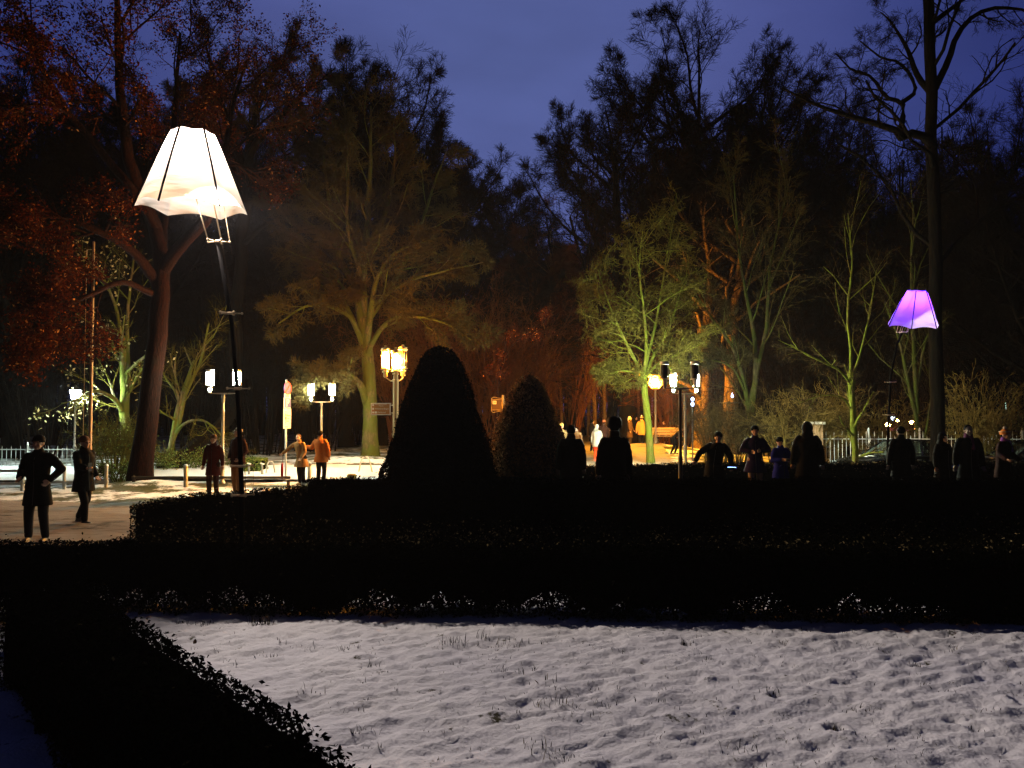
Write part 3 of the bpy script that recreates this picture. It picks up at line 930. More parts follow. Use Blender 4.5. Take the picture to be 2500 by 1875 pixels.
# -- tree behind the big lampshade, limbs up against the sky
b = foot(560, 33)
stems = [(SP([(560, 1150), (562, 1000), (575, 800), (590, 600), (600, 480), (600, 420)], 33), .30, .25, .3),
         (SP([(600, 430), (585, 380), (560, 320), (540, 260), (520, 180), (500, 100)], 33, [0, 0, .5, 1, 1.5, 2]), .22, .04),
         (SP([(600, 420), (610, 350), (625, 280), (655, 200), (690, 150), (706, 90)], 33, [0, 0, -.5, -1, -1, -1.5]), .20, .03),
         (SP([(600, 430), (620, 360), (680, 290), (740, 230), (790, 190), (820, 165)], 33, [0, -.5, -1, -1.5, -2, -2]), .20, .025),
         (SP([(596, 470), (560, 360), (520, 290), (470, 240), (430, 225)], 33, [0, .5, 1, 1.5, 2]), .15, .03),
         (SP([(598, 480), (660, 400), (740, 390), (800, 430), (850, 480)], 33, [0, 1, 2, 2.5, 3]), .14, .03),
         (SP([(590, 600), (660, 540), (720, 560), (800, 620), (860, 700)], 33, [0, -1, -2, -2.5, -3]), .12, .03)]
b = Vector((stems[0][0][0].x, 27, float(gz(stems[0][0][0].x, 33)))); stems[0][0][0] = b - Vector((0, 0, .1))
tree('bare_tree', 'bare tree rising behind the big lit lampshade with limbs fanned against the blue sky', b, stems,
     [dict(n=12, ratio=.34, ang=44, up=.16, wig=.14, K=6, rr=.34, tmin=.2, flat=.9),
      dict(n=10, ratio=.46, ang=44, up=.10, wig=.15, K=5, rr=.42, tmin=.12),
      dict(n=7, ratio=.48, ang=42, up=.06, wig=.22, K=4, rr=.5, tmin=.1),
      dict(n=4, ratio=.55, ang=40, up=.03, wig=.25, K=3, rr=.6, tmin=.12, lmin=.22)],
     M['bark_dark'], M['twig_grey'], 'bare trees round the park', seed=102, min_r=.009, skip=1)

# -- pale barked tree by the amber lamp post, many stems
b = foot(905, 31)
stems = [(SP([(905, 1122), (904, 1050), (903, 980), (900, 900), (893, 840)], 31), .30, .25, .45),
         (SP([(897, 990), (880, 940), (850, 915), (810, 905), (770, 925), (750, 960)], 31, [0, -.5, -1.2, -2, -2.5, -2.5]), .17, .03),
         (SP([(895, 850), (880, 760), (862, 690), (830, 640), (815, 560), (800, 460), (790, 380)], 31, [0, 0, .5, .5, 1, 1, 1]), .22, .04),
         (SP([(895, 850), (890, 760), (885, 680), (895, 560), (900, 470), (905, 360), (905, 260)], 31, [0, 0, 0, 0, 0, 0, .5]), .22, .03),
         (SP([(893, 860), (905, 760), (915, 700), (930, 660), (975, 610), (1040, 590)], 31, [0, -.5, -1, -1.2, -1.5, -2]), .16, .03),
         (SP([(893, 860), (860, 780), (835, 760), (800, 745), (740, 750), (680, 790)], 31, [0, -.5, -1, -1.5, -2, -2.5]), .12, .025),
         (SP([(893, 870), (925, 810), (970, 775), (1030, 775), (1090, 790), (1150, 830)], 31, [0, -1, -2, -2.5, -3, -3]), .11, .02),
         (SP([(900, 600), (940, 520), (960, 420), (965, 360), (960, 310)], 31, [0, .5, 1, 1, 1]), .14, .03)]
stems += [(SP([(893, 850), (850, 760), (790, 660), (720, 560), (660, 480)], 31, [0, .5, 1, 1, 1]), .13, .025),
          (SP([(900, 780), (960, 690), (1020, 570), (1060, 450), (1090, 370)], 31, [0, .5, 1, 1.5, 2]), .13, .025),
          (SP([(898, 800), (880, 680), (850, 560), (850, 430), (840, 320)], 31, [0, -.6, -1, -1, -1]), .13, .025),
          (SP([(905, 750), (990, 690), (1090, 660), (1180, 640)], 31, [0, -.6, -1.2, -1.5]), .09, .02)]
stems[0][0][0] = b - Vector((0, 0, .1))
tree('bare_tree', 'stout many stemmed tree with pale mossy trunk in lit snow left of the amber lanterns', b, stems,
     [dict(n=12, ratio=.36, ang=50, up=.10, wig=.16, K=6, rr=.34, tmin=.22, out=.6, flat=.9),
      dict(n=10, ratio=.46, ang=46, up=.02, wig=.18, K=5, rr=.42, tmin=.12),
      dict(n=7, ratio=.50, ang=45, up=-.02, wig=.28, K=5, rr=.5, tmin=.1),
      dict(n=3, ratio=.55, ang=42, up=-.02, wig=.3, K=3, rr=.6, tmin=.12, lmin=.25)],
     M['bark_olive'], M['twig_olive'], 'bare trees round the park', seed=103, min_r=.010, skip=1)

# -- two slight green trees at the left
b = foot(315, 29)
stems = [(SP([(318, 1118), (310, 1060), (303, 1010), (305, 960), (302, 900), (298, 820)], 29), .21, .12, .6),
         (SP([(303, 1015), (285, 980), (255, 960), (225, 955), (190, 975), (150, 985)], 29, [0, -.3, -.6, -1, -1.5, -2]), .11, .02),
         (SP([(304, 960), (312, 900), (310, 800), (318, 700), (330, 600)], 29, [0, 0, .5, .5, 1]), .09, .03),
         (SP([(298, 830), (280, 740), (240, 660), (190, 600)], 29, [0, 0, -.5, -1]), .08, .02)]
stems[0][0][0] = b - Vector((0, 0, .1))
tree('bare_tree', 'slight green lit tree with one limb reaching left to the single white lantern', b, stems,
     [dict(n=7, ratio=.45, ang=50, up=.0, wig=.16, K=5, rr=.45, tmin=.3),
      dict(n=7, ratio=.5, ang=45, up=-.05, wig=.18, K=4, tmin=.15),
      dict(n=6, ratio=.5, ang=45, up=-.05, wig=.2, K=3, tmin=.15, lmin=.2)],
     M['bark_moss'], M['twig_moss'], 'bare trees round the park', seed=104, leaves=(420, .13, M['leaf_pale'], .12))
b = foot(412, 29.5)
stems = [(SP([(410, 1132), (420, 1080), (432, 1010), (450, 950), (475, 880)], 29.5), .13, .06, .6),
         (SP([(418, 1090), (440, 1020), (455, 960), (490, 880), (510, 790)], 29.5), .09, .03),
         (SP([(428, 1060), (450, 1035), (490, 1025), (530, 1050), (560, 1090)], 29.5, [0, -.3, -.6, -1, -1.2]), .07, .015),
         (SP([(440, 990), (425, 950), (405, 925), (390, 890)], 29.5), .06, .02)]
stems[0][0][0] = b - Vector((0, 0, .1))
tree('bare_tree', 'thin forked green lit tree just right of the thick red brown trunk', b, stems,
     [dict(n=7, ratio=.5, ang=48, up=.05, wig=.16, K=5, rr=.5, tmin=.3),
      dict(n=7, ratio=.55, ang=45, up=.0, wig=.18, K=4, tmin=.15),
      dict(n=6, ratio=.55, ang=45, up=-.05, wig=.2, K=3, tmin=.15, lmin=.25)],
     M['bark_moss'], M['twig_moss'], 'bare trees round the park', seed=105)

# -- bright green round headed tree beside the orange globe lamp
b = foot(1588, 30)
T6 = SP([(1590, 1132), (1585, 1070), (1580, 1010), (1574, 960), (1572, 915)], 30); T6[0] = b - Vector((0, 0, .1))
stems = [(T6, .15, .12, .35),
         (SP([(1572, 935), (1548, 912), (1520, 905), (1490, 912), (1465, 905)], 30, [0, -.3, -.6, -.8, -1]), .06, .012),
         (SP([(1572, 925), (1545, 870), (1515, 810), (1485, 740), (1460, 660)], 30, [0, -.3, -.5, -.5, -.5]), .075, .015),
         (SP([(1572, 920), (1578, 850), (1572, 760), (1560, 660), (1570, 560)], 30, [0, 0, .3, .3, .3]), .08, .015),
         (SP([(1573, 925), (1595, 870), (1625, 820), (1650, 750), (1670, 680)], 30, [0, .2, .4, .6, .6]), .07, .015),
         (SP([(1573, 925), (1610, 885), (1650, 868), (1690, 850), (1720, 835)], 30, [0, -.3, -.6, -.7, -.9]), .06, .012),
         (SP([(1572, 920), (1590, 840), (1610, 740), (1625, 640), (1640, 560)], 30, [0, .4, .6, .8, .8]), .07, .014)]
tree('bare_tree', 'round headed tree with yellow green trunk and dense twisted twigs beside the orange globe lamp', b, stems,
     [dict(n=14, ratio=.42, ang=60, up=.05, wig=.26, K=6, rr=.42, tmin=.12, out=.5),
      dict(n=8, ratio=.46, ang=56, up=.02, wig=.42, K=5, rr=.5, tmin=.12),
      dict(n=5, ratio=.55, ang=55, up=.0, wig=.5, K=5, rr=.6, tmin=.1, lmin=.25),
      dict(n=2, ratio=.6, ang=50, up=.0, wig=.4, K=4, rr=.7, tmin=.3, lmin=.2)],
     M['bark_green'], M['twig_moss'], 'bare trees round the park', seed=106, min_r=.012, skip=1)

# -- fan of stems right of the twin lamp
b = foot(1832, 33)
stems = [(SP([(1835, 1130), (1832, 1050), (1825, 985), (1815, 930), (1790, 850), (1740, 780), (1700, 720)], 33), .15, .03, .4),
         (SP([(1832, 1040), (1838, 960), (1845, 900), (1838, 800), (1815, 690), (1800, 560), (1790, 420)], 33, [0, 0, 0, .4, .8, 1, 1]), .12, .025),
         (SP([(1828, 990), (1850, 900), (1870, 800), (1880, 660), (1905, 540), (1930, 430)], 33, [0, 0, .4, .8, 1, 1]), .10, .025),
         (SP([(1820, 960), (1790, 900), (1740, 880), (1700, 880)], 33, [0, -.5, -1, -1.4]), .06, .015)]
stems[0][0][0] = b - Vector((0, 0, .1))
tree('bare_tree', 'slim tree fanning into long straight stems behind the person with crossed arms', b, stems,
     [dict(n=9, ratio=.34, ang=36, up=.18, wig=.08, K=6, rr=.42, tmin=.25),
      dict(n=8, ratio=.45, ang=38, up=.10, wig=.12, K=5, tmin=.15),
      dict(n=7, ratio=.5, ang=40, up=.05, wig=.16, K=4, tmin=.12),
      dict(n=4, ratio=.5, ang=40, up=.0, wig=.18, K=3, tmin=.15, lmin=.2)],
     M['bark_olive'], M['twig_olive'], 'bare trees round the park', seed=107, min_r=.010, skip=0)

# -- bright thin trunk by the black car
b = foot(2090, 24.6)
stems = [(SP([(2090, 1150), (2086, 1080), (2082, 1010), (2078, 950), (2074, 925)], 24.6), .115, .085, .3),
         (SP([(2075, 935), (2050, 905), (2000, 880), (1940, 850), (1900, 830)], 24.6, [0, -.3, -.6, -.8, -1]), .045, .01),
         (SP([(2075, 930), (2078, 860), (2070, 760), (2080, 640), (2070, 520)], 24.6, [0, .1, .2, .4, .5]), .06, .012),
         (SP([(2075, 930), (2095, 880), (2120, 780), (2140, 660)], 24.6, [0, .2, .4, .5]), .05, .012),
         (SP([(2078, 1000), (2060, 975), (2030, 965), (1990, 970), (1950, 985)], 24.6, [0, -.2, -.4, -.5, -.6]), .03, .008)]
stems[0][0][0] = Vector((b.x, b.y, b.z - .1))
tree('bare_tree', 'thin bright yellow green trunk standing in front of the black car bonnet', b, stems,
     [dict(n=9, ratio=.45, ang=46, up=.08, wig=.14, K=5, rr=.5, tmin=.2),
      dict(n=8, ratio=.5, ang=44, up=.03, wig=.16, K=4, tmin=.15),
      dict(n=6, ratio=.5, ang=44, up=.0, wig=.2, K=3, tmin=.12, lmin=.2)],
     M['bark_green'], M['twig_grey'], 'bare trees round the park', seed=108)

# -- stems under the purple shade
b = foot(2245, 30)
stems = [(SP([(2250, 1130), (2240, 1040), (2228, 980), (2210, 900), (2195, 830), (2160, 740)], 30), .12, .03, .3),
         (SP([(2240, 1010), (2236, 940), (2232, 860), (2225, 780), (2225, 640), (2230, 500)], 30, [0, 0, 0, .4, .6, 1]), .10, .025),
         (SP([(2236, 950), (2250, 880), (2260, 830), (2285, 790), (2300, 700)], 30), .07, .02),
         (SP([(2285, 1010), (2275, 950), (2262, 900), (2250, 850), (2240, 780)], 30, [0, 0, .5, .5, .5]), .06, .02)]
stems[0][0][0] = b - Vector((0, 0, .1))
stems[3] = ([Vector((b.x + .1, b.y, b.z + .9))] + stems[3][0][1:], .05, .02)
tree('bare_tree', 'tree of several slender stems under the purple lampshade', b, stems,
     [dict(n=8, ratio=.38, ang=40, up=.12, wig=.12, K=5, rr=.45, tmin=.25),
      dict(n=7, ratio=.5, ang=42, up=.05, wig=.15, K=4, tmin=.15),
      dict(n=6, ratio=.5, ang=42, up=.0, wig=.18, K=3, tmin=.12, lmin=.2)],
     M['bark_olive'], M['twig_olive'], 'bare trees round the park', seed=109)

# -- big dark tree at the right with a crooked limb
b = foot(2285, 26)
stems = [(SP([(2290, 1140), (2288, 1000), (2285, 850), (2283, 600), (2277, 420), (2276, 250), (2268, 100), (2262, -80)], 26), .235, .17, .3),
         (SP([(2280, 360), (2258, 335), (2210, 325), (2195, 342), (2190, 320), (2150, 305), (2100, 290), (2040, 275), (1980, 250), (1910, 215)], 26, [0, -.2, -.5, -.7, -.8, -1, -1.2, -1.5, -2, -2]), .16, .03),
         (SP([(2197, 335), (2205, 280), (2200, 250), (2160, 235), (2130, 190), (2080, 170), (2040, 130)], 26, [-.7, -.8, -.8, -1, -1, -1, -1]), .10, .02),
         (SP([(2202, 250), (2235, 222), (2220, 180), (2190, 150), (2150, 140), (2100, 100)], 26, [-.8, -.6, -.6, -.7, -.8, -1]), .08, .02),
         (SP([(2276, 230), (2240, 185), (2215, 120), (2180, 60), (2150, 30)], 26, [0, .3, .5, .8, 1]), .12, .02),
         (SP([(2280, 220), (2310, 160), (2335, 90), (2375, 40), (2430, 20), (2500, 25), (2560, 60)], 26, [0, .3, .5, .6, .8, 1, 1]), .13, .03),
         (SP([(2272, 60), (2310, 30), (2350, 0), (2400, -40)], 26), .10, .03)]
b = Vector((stems[0][0][0].x, 26, float(gz(stems[0][0][0].x, 26)))); stems[0][0][0] = b - Vector((0, 0, .1))
tree('bare_tree', 'tall dark oak at the right whose crooked limb reaches left across the sky', b, stems,
     [dict(n=9, ratio=.30, ang=58, up=.06, wig=.24, K=7, rr=.42, tmin=.35),
      dict(n=6, ratio=.46, ang=50, up=.03, wig=.26, K=5, tmin=.2),
      dict(n=6, ratio=.48, ang=48, up=.02, wig=.26, K=4, tmin=.15),
      dict(n=4, ratio=.5, ang=46, up=.0, wig=.26, K=3, tmin=.15, lmin=.15)],
     M['bark_dark'], M['twig_dark'], 'bare trees round the park', seed=110)

# -- two thick orange lit trunks
def big(name, label, x, d, Ht, seed, mt, mw, group, lean=0.0, r0=.45, fork=.35, n1=10, spread=.38, g4=4, up=.12, loc=None):
    b = foot(x, d) if loc is None else loc
    r = np.random.default_rng(seed)
    top = b + Vector((lean, r.uniform(-.5, .5), Ht * .95))
    mid = b + Vector((lean * .35 + r.uniform(-.3, .3), r.uniform(-.3, .3), Ht * .5))
    trunk = [b - Vector((0, 0, .1)), b + Vector((lean * .1, 0, Ht * .2)), mid, mid.lerp(top, .5) + Vector((r.uniform(-.5, .5), r.uniform(-.5, .5), 0)), top]
    st = [(trunk, r0, .03, .35)]
    for k in range(n1):
        u = fork + (0.82 - fork) * (k + r.random() * .6) / n1
        a = k * 2.4 + r.uniform(-.5, .5)
        p0 = trunk[0].lerp(mid, u / .5) if u < .5 else mid.lerp(top, (u - .5) / .5)
        ln = Ht * spread * (1.15 - .75 * ((u - fork) / (1 - fork))) * r.uniform(.8, 1.15)
        dx, dy = math.cos(a), math.sin(a)
        k1, k2 = r.uniform(-.12, .12), r.uniform(-.12, .12)
        st.append(([p0, p0 + Vector((dx * ln * .30 + k1, dy * ln * .30, ln * .22)), p0 + Vector(((dx + k1) * ln * .62, (dy + k2) * ln * .62, ln * .50)), p0 + Vector(((dx + k2) * ln * .80, (dy + k1) * ln * .80, ln * .92))],
                   r0 * (.42 - .26 * u), .025))
    return tree(name, label, b, st,
                [dict(n=12, ratio=.40, ang=44, up=up, wig=.18, K=6, rr=.42, tmin=.18, out=.5, flat=.88),
                 dict(n=8, ratio=.42, ang=42, up=up * .8, wig=.22, K=5, rr=.5, tmin=.15, out=.3, flat=.4),
                 dict(n=6, ratio=.52, ang=38, up=up * .6, wig=.22, K=4, rr=.55, tmin=.1, flat=.4),
                 dict(n=max(2, g4 - 1), ratio=.58, ang=36, up=up * .4, wig=.25, K=3, rr=.6, tmin=.15, lmin=.35, flat=.3)],
                mt, mw, group, seed=seed, min_r=.0095)
GW = 'tall bare trees of the wood behind'
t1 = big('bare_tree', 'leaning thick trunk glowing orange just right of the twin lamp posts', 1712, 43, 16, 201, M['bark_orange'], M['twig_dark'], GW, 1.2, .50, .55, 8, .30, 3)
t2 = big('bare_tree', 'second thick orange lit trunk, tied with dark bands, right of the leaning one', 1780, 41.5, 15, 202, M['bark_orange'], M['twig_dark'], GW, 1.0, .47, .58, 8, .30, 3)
def band(t, z, rad):
    m = MB(); m.lathe([(rad, -.025), (rad + .03, -.02), (rad + .03, .02), (rad, .025)], (0.02, 0, z), 16)
    m.build('band', M['metal_dark'], t)
band(t2, 2.2, .52); band(t2, 2.75, .51)

# -- tall wood behind: individual black crowns against the sky
b1 = big('bare_tree', 'tallest black tree, its crown topping the wood right of the gap of sky', 1690, 50, 28.5, 211, M['bark_dark'], M['twig_dark'], GW, .6, .52, .26, 21, .34, 5)
b2 = big('bare_tree', 'broad black tree left of the tallest one, leaning its crown towards the gap of sky', 1535, 48, 22.5, 212, M['bark_dark'], M['twig_dark'], GW, -1.4, .46, .20, 20, .36, 5)
b3 = big('bare_tree', 'dense dark crowned tree right of the tallest one', 1850, 47, 23.0, 213, M['bark_dark'], M['twig_dark'], GW, .5, .48, .22, 20, .38, 5)
b4 = big('bare_tree', 'slender tall tree showing left of the gap of sky above the amber lamp', 930, 46, 22, 214, M['bark_dark'], M['twig_dark'], GW, 0, .36, .22, 20, .36, 5, .10)
def cp(src, x, d, rz, s, label, sz=None):
    return dup(src, foot(x, d), rz, label, GW, (s, s, sz or s))
cp(b3, 1955, 44, 2.1, .80, 'dark tree stepping down to the right below the dense crown')
cp(b4, 1160, 54, 1.3, .86, 'small tufted black tree standing alone against the sky left of the gap')
cp(b4, 845, 44, 2.7, .98, 'tall slim tree above the bent limb of the stout mossy tree')
cp(b4, 740, 40, 4.1, .92, 'dark slim tree between the big lampshade tree and the stout mossy tree')
cp(b4, 1040, 50, 5.0, .92, 'dark tree whose top slopes down towards the gap of sky')
cp(b2, 1400, 58, 3.3, .68, 'low spreading tree at the right foot of the gap of sky', .60)
cp(b2, 1310, 44, 0.5, .50, 'dark spreading tree over the orange lit promenade', .46)
cp(b2, 1662, 56, 1.9, .66, 'dark bushy crown behind the round headed green tree')
cp(b3, 1760, 60, 4.4, .95, 'far dark tree filling in below the tallest crown')
cp(b3, 2060, 42, 1.0, .62, 'dark tree between the sky gaps above the black car')
cp(b1, 2440, 40, 2.0, .66, 'tall dark tree at the right edge behind the crooked oak')
cp(b3, 2380, 34, 5.1, .60, 'dark twiggy tree right of the crooked oak')
cp(b3, 2520, 30, 0.2, .62, 'black tree at the extreme right edge')
cp(b2, 2190, 46, 2.6, .52, 'far dark tree behind the purple lampshade')
cp(b1, 480, 44, .8, .60, 'dark tree showing above the thin forked green tree')
cp(b3, 200, 40, 2.2, .76, 'dark tree behind the red brown leaves at the left')
cp(b3, 30, 34, 3.9, .74, 'black tree at the extreme left edge')
cp(b2, 620, 56, 5.5, .66, 'far dark tree low behind the parking sign')

cp(b3, 330, 42, 1.1, .92, 'dark tree filling the sky behind the white lampshade')
cp(b1, 120, 46, 3.0, .80, 'tall dark tree high behind the red brown leaves')
cp(b3, 1650, 54, 3.6, .92, 'dark crown between the broad tree and the tallest one')
cp(b3, 1780, 50, 5.6, .96, 'dark crown close right of the tallest one')
cp(b2, 1960, 50, 4.0, .86, 'dark far crown above the thin bright trunk')
cp(b4, 1100, 58, 4.4, .92, 'dark crown sloping to the left foot of the gap of sky')

# slim far trunks along the promenade, lit orange
pr = np.random.default_rng(77)
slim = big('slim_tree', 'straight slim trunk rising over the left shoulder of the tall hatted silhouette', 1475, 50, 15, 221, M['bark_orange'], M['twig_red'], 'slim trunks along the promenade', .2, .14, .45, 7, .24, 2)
SLAB = ['slim trunk standing close beside the shoulder of the tall hatted silhouette', 'nearest pale slim trunk over the person in the pale coat', 'slim dim trunk just right of the egg shaped bush, low down',
        'faint trunk over the dark head left of the hatted silhouette', 'slim trunk directly behind the post of the unlit twin lamp', 'far slim trunk between the twin lamp posts and the leaning orange trunk',
        'thin trunk seen between the globe lamp and the twin lamps', 'farthest faint trunk right of the egg shaped bush', 'dim trunk touching the right outline of the egg shaped bush',
        'far trunk over the head of the person with the pale hair', 'far trunk hidden behind the person in the tan coat', 'faint far trunk between the hatted silhouette and the pale haired person',
        'farthest thin trunk left of the tall hatted silhouette', 'thin trunk rising between the egg shaped bush and the dark head', 'slim trunk rising straight out of the tall hat of the silhouette',
        'farthest trunk, tiny, right beside the globe lamp', 'trunk just left of the leaning thick orange trunk', 'trunk showing between the two twin lamps']
spots = [(1437, 58), (1452, 49), (1345, 46), (1390, 62), (1640, 56), (1660, 62), (1625, 68), (1340, 70), (1300, 52), (1530, 72), (1560, 78), (1500, 80), (1420, 78), (1370, 54), (1470, 68), (1600, 84), (1680, 55), (1650, 48)]
for k, (x, d) in enumerate(spots):
    o = dup(slim, foot(x, d), pr.uniform(0, 6), SLAB[k], 'slim trunks along the promenade', (1.0, 1.0, float(pr.uniform(.8, 1.1))))

# ------------------------------------------------------------------ brushwood and shrubs
def shrub(name, label, x, y, h, rad, nst, seed, mat, group=None, arch=.5, leaves=None, lv3=True, up=.1):
    r = np.random.default_rng(seed)
    b = G(x, y)
    st = []
    for k in range(nst):
        a = r.uniform(0, 2 * PI); q = rad * math.sqrt(r.random()) * .35
        hh = h * r.uniform(.6, 1.1); o = rad * r.uniform(.4, 1.1)
        dx, dy = math.cos(a), math.sin(a)
        p = b + Vector((dx * q, dy * q, -.03))
        st.append(([p, p + Vector((dx * o * .25, dy * o * .25, hh * .45)), p + Vector((dx * o * .6, dy * o * .6, hh * (.9 - arch * .1))), p + Vector((dx * o, dy * o, hh * (1 - arch * .35)))], .014 + .004 * h, .005))
    lv = [dict(n=6, ratio=.5, ang=42, up=up, wig=.26, K=6, rr=.55, tmin=.2), dict(n=4, ratio=.55, ang=46, up=up * .5, wig=.32, K=4, tmin=.15, lmin=.15)]
    if lv3: lv.append(dict(n=3, ratio=.55, ang=42, up=0, wig=.3, K=3, tmin=.15, lmin=.15))
    return tree(name, label, b, st, lv, mat, mat, group, seed=seed, cat='shrub', sides=(5, 4, 3, 3), leaves=leaves, min_r=.0075)
GS = 'brushwood in front of the wood'
sA = shrub('shrub', 'tangle of bare stems between the two thick orange trunks', X(1745, 33), 33, 2.6, 1.5, 26, 301, M['twig_grey'], GS)
sB = shrub('shrub', 'spray of pale arching stems left of the brick pillar', X(1940, 30.5), 30.5, 2.9, 1.7, 26, 302, M['twig_pale'], GS, .9)
sC = shrub('shrub', 'tall red brown brushwood behind the egg shaped bush', X(1230, 36), 36, 6.0, 3.0, 34, 303, M['twig_red'], GS, .2)
sD = shrub('shrub', 'tall dim brushwood at the back of the wood', X(1120, 42), 42, 7.5, 3.4, 34, 304, M['twig_dark'], GS, .2)
def cs(src, x, d, rz, s, label, sz=None):
    return dup(src, foot(x, d), rz, label, GS, (s, s, sz or s))
cs(sA, 1800, 31.5, 1.2, .9, 'bare stems right of the bending dark figure')
cs(sB, 2020, 32.0, 2.2, 1.1, 'lit brushwood before the iron fence, left of the bright thin trunk')
cs(sB, 2140, 31.5, 4.2, .95, 'branches spreading behind the black car')
cs(sA, 1890, 32, 3.2, 1.1, 'tangled stems behind the child in blue')
cs(sB, 2385, 27.5, 5.2, .85, 'pale clump of upright stems by the second parked car', 1.15)
cs(sC, 1370, 44, 1.0, 1.0, 'red brown brushwood left of the promenade')
cs(sC, 1010, 37, 2.0, 1.1, 'brushwood behind the black yew cone')
cs(sC, 1140, 38, 4.0, 1.15, 'dense red brown brushwood above the square sign frame')
cs(sD, 1450, 62, 3.0, 1.1, 'dim far brushwood left of the globe lamp')
cs(sD, 1760, 44, 2.0, 1.0, 'dim brushwood behind the thick orange trunks')
cs(sD, 1900, 41, 5.0, 1.05, 'dim brushwood behind the fan of straight stems')
cs(sD, 2040, 40, 1.4, 1.0, 'dim brushwood above the iron fence')
cs(sD, 2200, 38, 3.5, 1.0, 'dim brushwood behind the slender stems')
cs(sD, 2360, 34, .4, .95, 'dim brushwood at the right')
cs(sD, 2500, 31, 2.9, 1.0, 'dim brushwood at the right edge')
cs(sD, 780, 40, 1.8, 1.0, 'dim brushwood left of the stout mossy tree')
cs(sD, 640, 37, 4.8, 1.0, 'dim brushwood behind the parking sign')
cs(sD, 480, 36, 3.1, .9, 'dim brushwood behind the thin forked tree')
cs(sD, 300, 36, 5.9, .95, 'dim brushwood behind the slight green tree')
cs(sD, 110, 34, .9, .9, 'dim brushwood behind the single white lantern')
cs(sC, 1640, 46, 5.0, .9, 'orange lit brushwood right of the globe lamp', .8)
cs(sD, 900, 46, .3, 1.0, 'dim far brushwood behind the amber lanterns')
shrub('shrub', 'fountain of pale arching stems beside the thick red brown trunk', X(285, 26), 26, 1.7, 1.0, 34, 305, M['twig_moss'], None, .9, leaves=(900, .06, M['green_leaf'], .06))
shrub('shrub', 'low leafy plants in lit grass right of the thick red brown trunk', X(455, 27.5), 27.5, .55, 1.1, 30, 306, M['twig_moss'], None, .5, leaves=(2600, .07, M['green_leaf'], .08), lv3=False)
shrub('shrub', 'small leafy shrub at the foot of the thick red brown trunk', X(292, 22.5), 22.5, .5, .5, 20, 307, M['twig_moss'], None, .5, leaves=(900, .06, M['green_leaf'], .06), lv3=False)

# -- small tree with a tuft of withered leaves above the sign frame
b = foot(1212, 26)
stems = [(SP([(1210, 1130), (1212, 1000), (1216, 940), (1228, 870), (1236, 815)], 26), .05, .02),
         (SP([(1222, 900), (1245, 850), (1280, 820), (1310, 805), (1340, 770)], 26), .03, .01)]
stems[0][0][0] = b - Vector((0, 0, .1))
tree('bare_tree', 'young tree with a tuft of brown leaves above the square sign frame', b, stems,
     [dict(n=8, ratio=.28, ang=50, up=.08, wig=.16, K=5, rr=.5, tmin=.5), dict(n=6, ratio=.5, ang=45, up=0, wig=.2, K=4, tmin=.15, lmin=.15), dict(n=4, ratio=.5, ang=45, up=0, wig=.2, K=3, tmin=.15, lmin=.1)],
     M['bark_red'], M['twig_red'], None, seed=120, leaves=(1500, .06, M['leaf_red'], .06))

# far edge of the wood: a mass of stems and twigs nobody could count
def far_wood():
    r = np.random.default_rng(55)
    n = 1900
    a = np.radians(r.uniform(-52, 52, n)); d = r.uniform(66, 120, n)
    x = d * np.sin(a); y = d * np.cos(a)
    gap = (np.abs(x - (3.6 + .13 * (y - 28))) > 3.6) | (y > 92)
    x, y = x[gap], y[gap]; n = len(x)
    h = r.uniform(15, 24, n) * (1 - .25 * np.exp(-((x + 1) / 9) ** 2))
    s = np.linspace(0, 1, 5)[None, :, None]
    base = np.stack([x, y, np.zeros(n) - .1], -1)[:, None]
    Pn = base + s * np.stack([r.normal(0, .6, n), r.normal(0, .6, n), h], -1)[:, None]
    Pn[:, 1:-1] += r.normal(0, .12, (n, 3, 3))
    R = (r.uniform(.12, .3, n))[:, None] * (1 - .75 * s[0, :, 0][None])
    V, F = tubes(Pn, R, 5)
    Vs, Fs, k = [V], [F], len(V)
    cur = (Pn, R)
    for lv in (dict(n=10, ratio=.33, ang=45, up=.1, wig=.12, K=4, tmin=.12, rr=.4), dict(n=7, ratio=.5, ang=45, up=.05, wig=.15, K=3, tmin=.1, rr=.5)):
        cur = grow(cur[0], cur[1], r, **lv); cur = (cur[0], np.maximum(cur[1], .022))
        v, f = tubes(cur[0], cur[1], 3); Vs.append(v); Fs.append(f + k); k += len(v)
    o = put('far_wood', np_mesh('far_wood', np.vstack(Vs), np.vstack(Fs)), M['twig_dark'])
    tag(o, 'dark far wood closing the view behind the park', 'wood', kind='stuff')
far_wood()

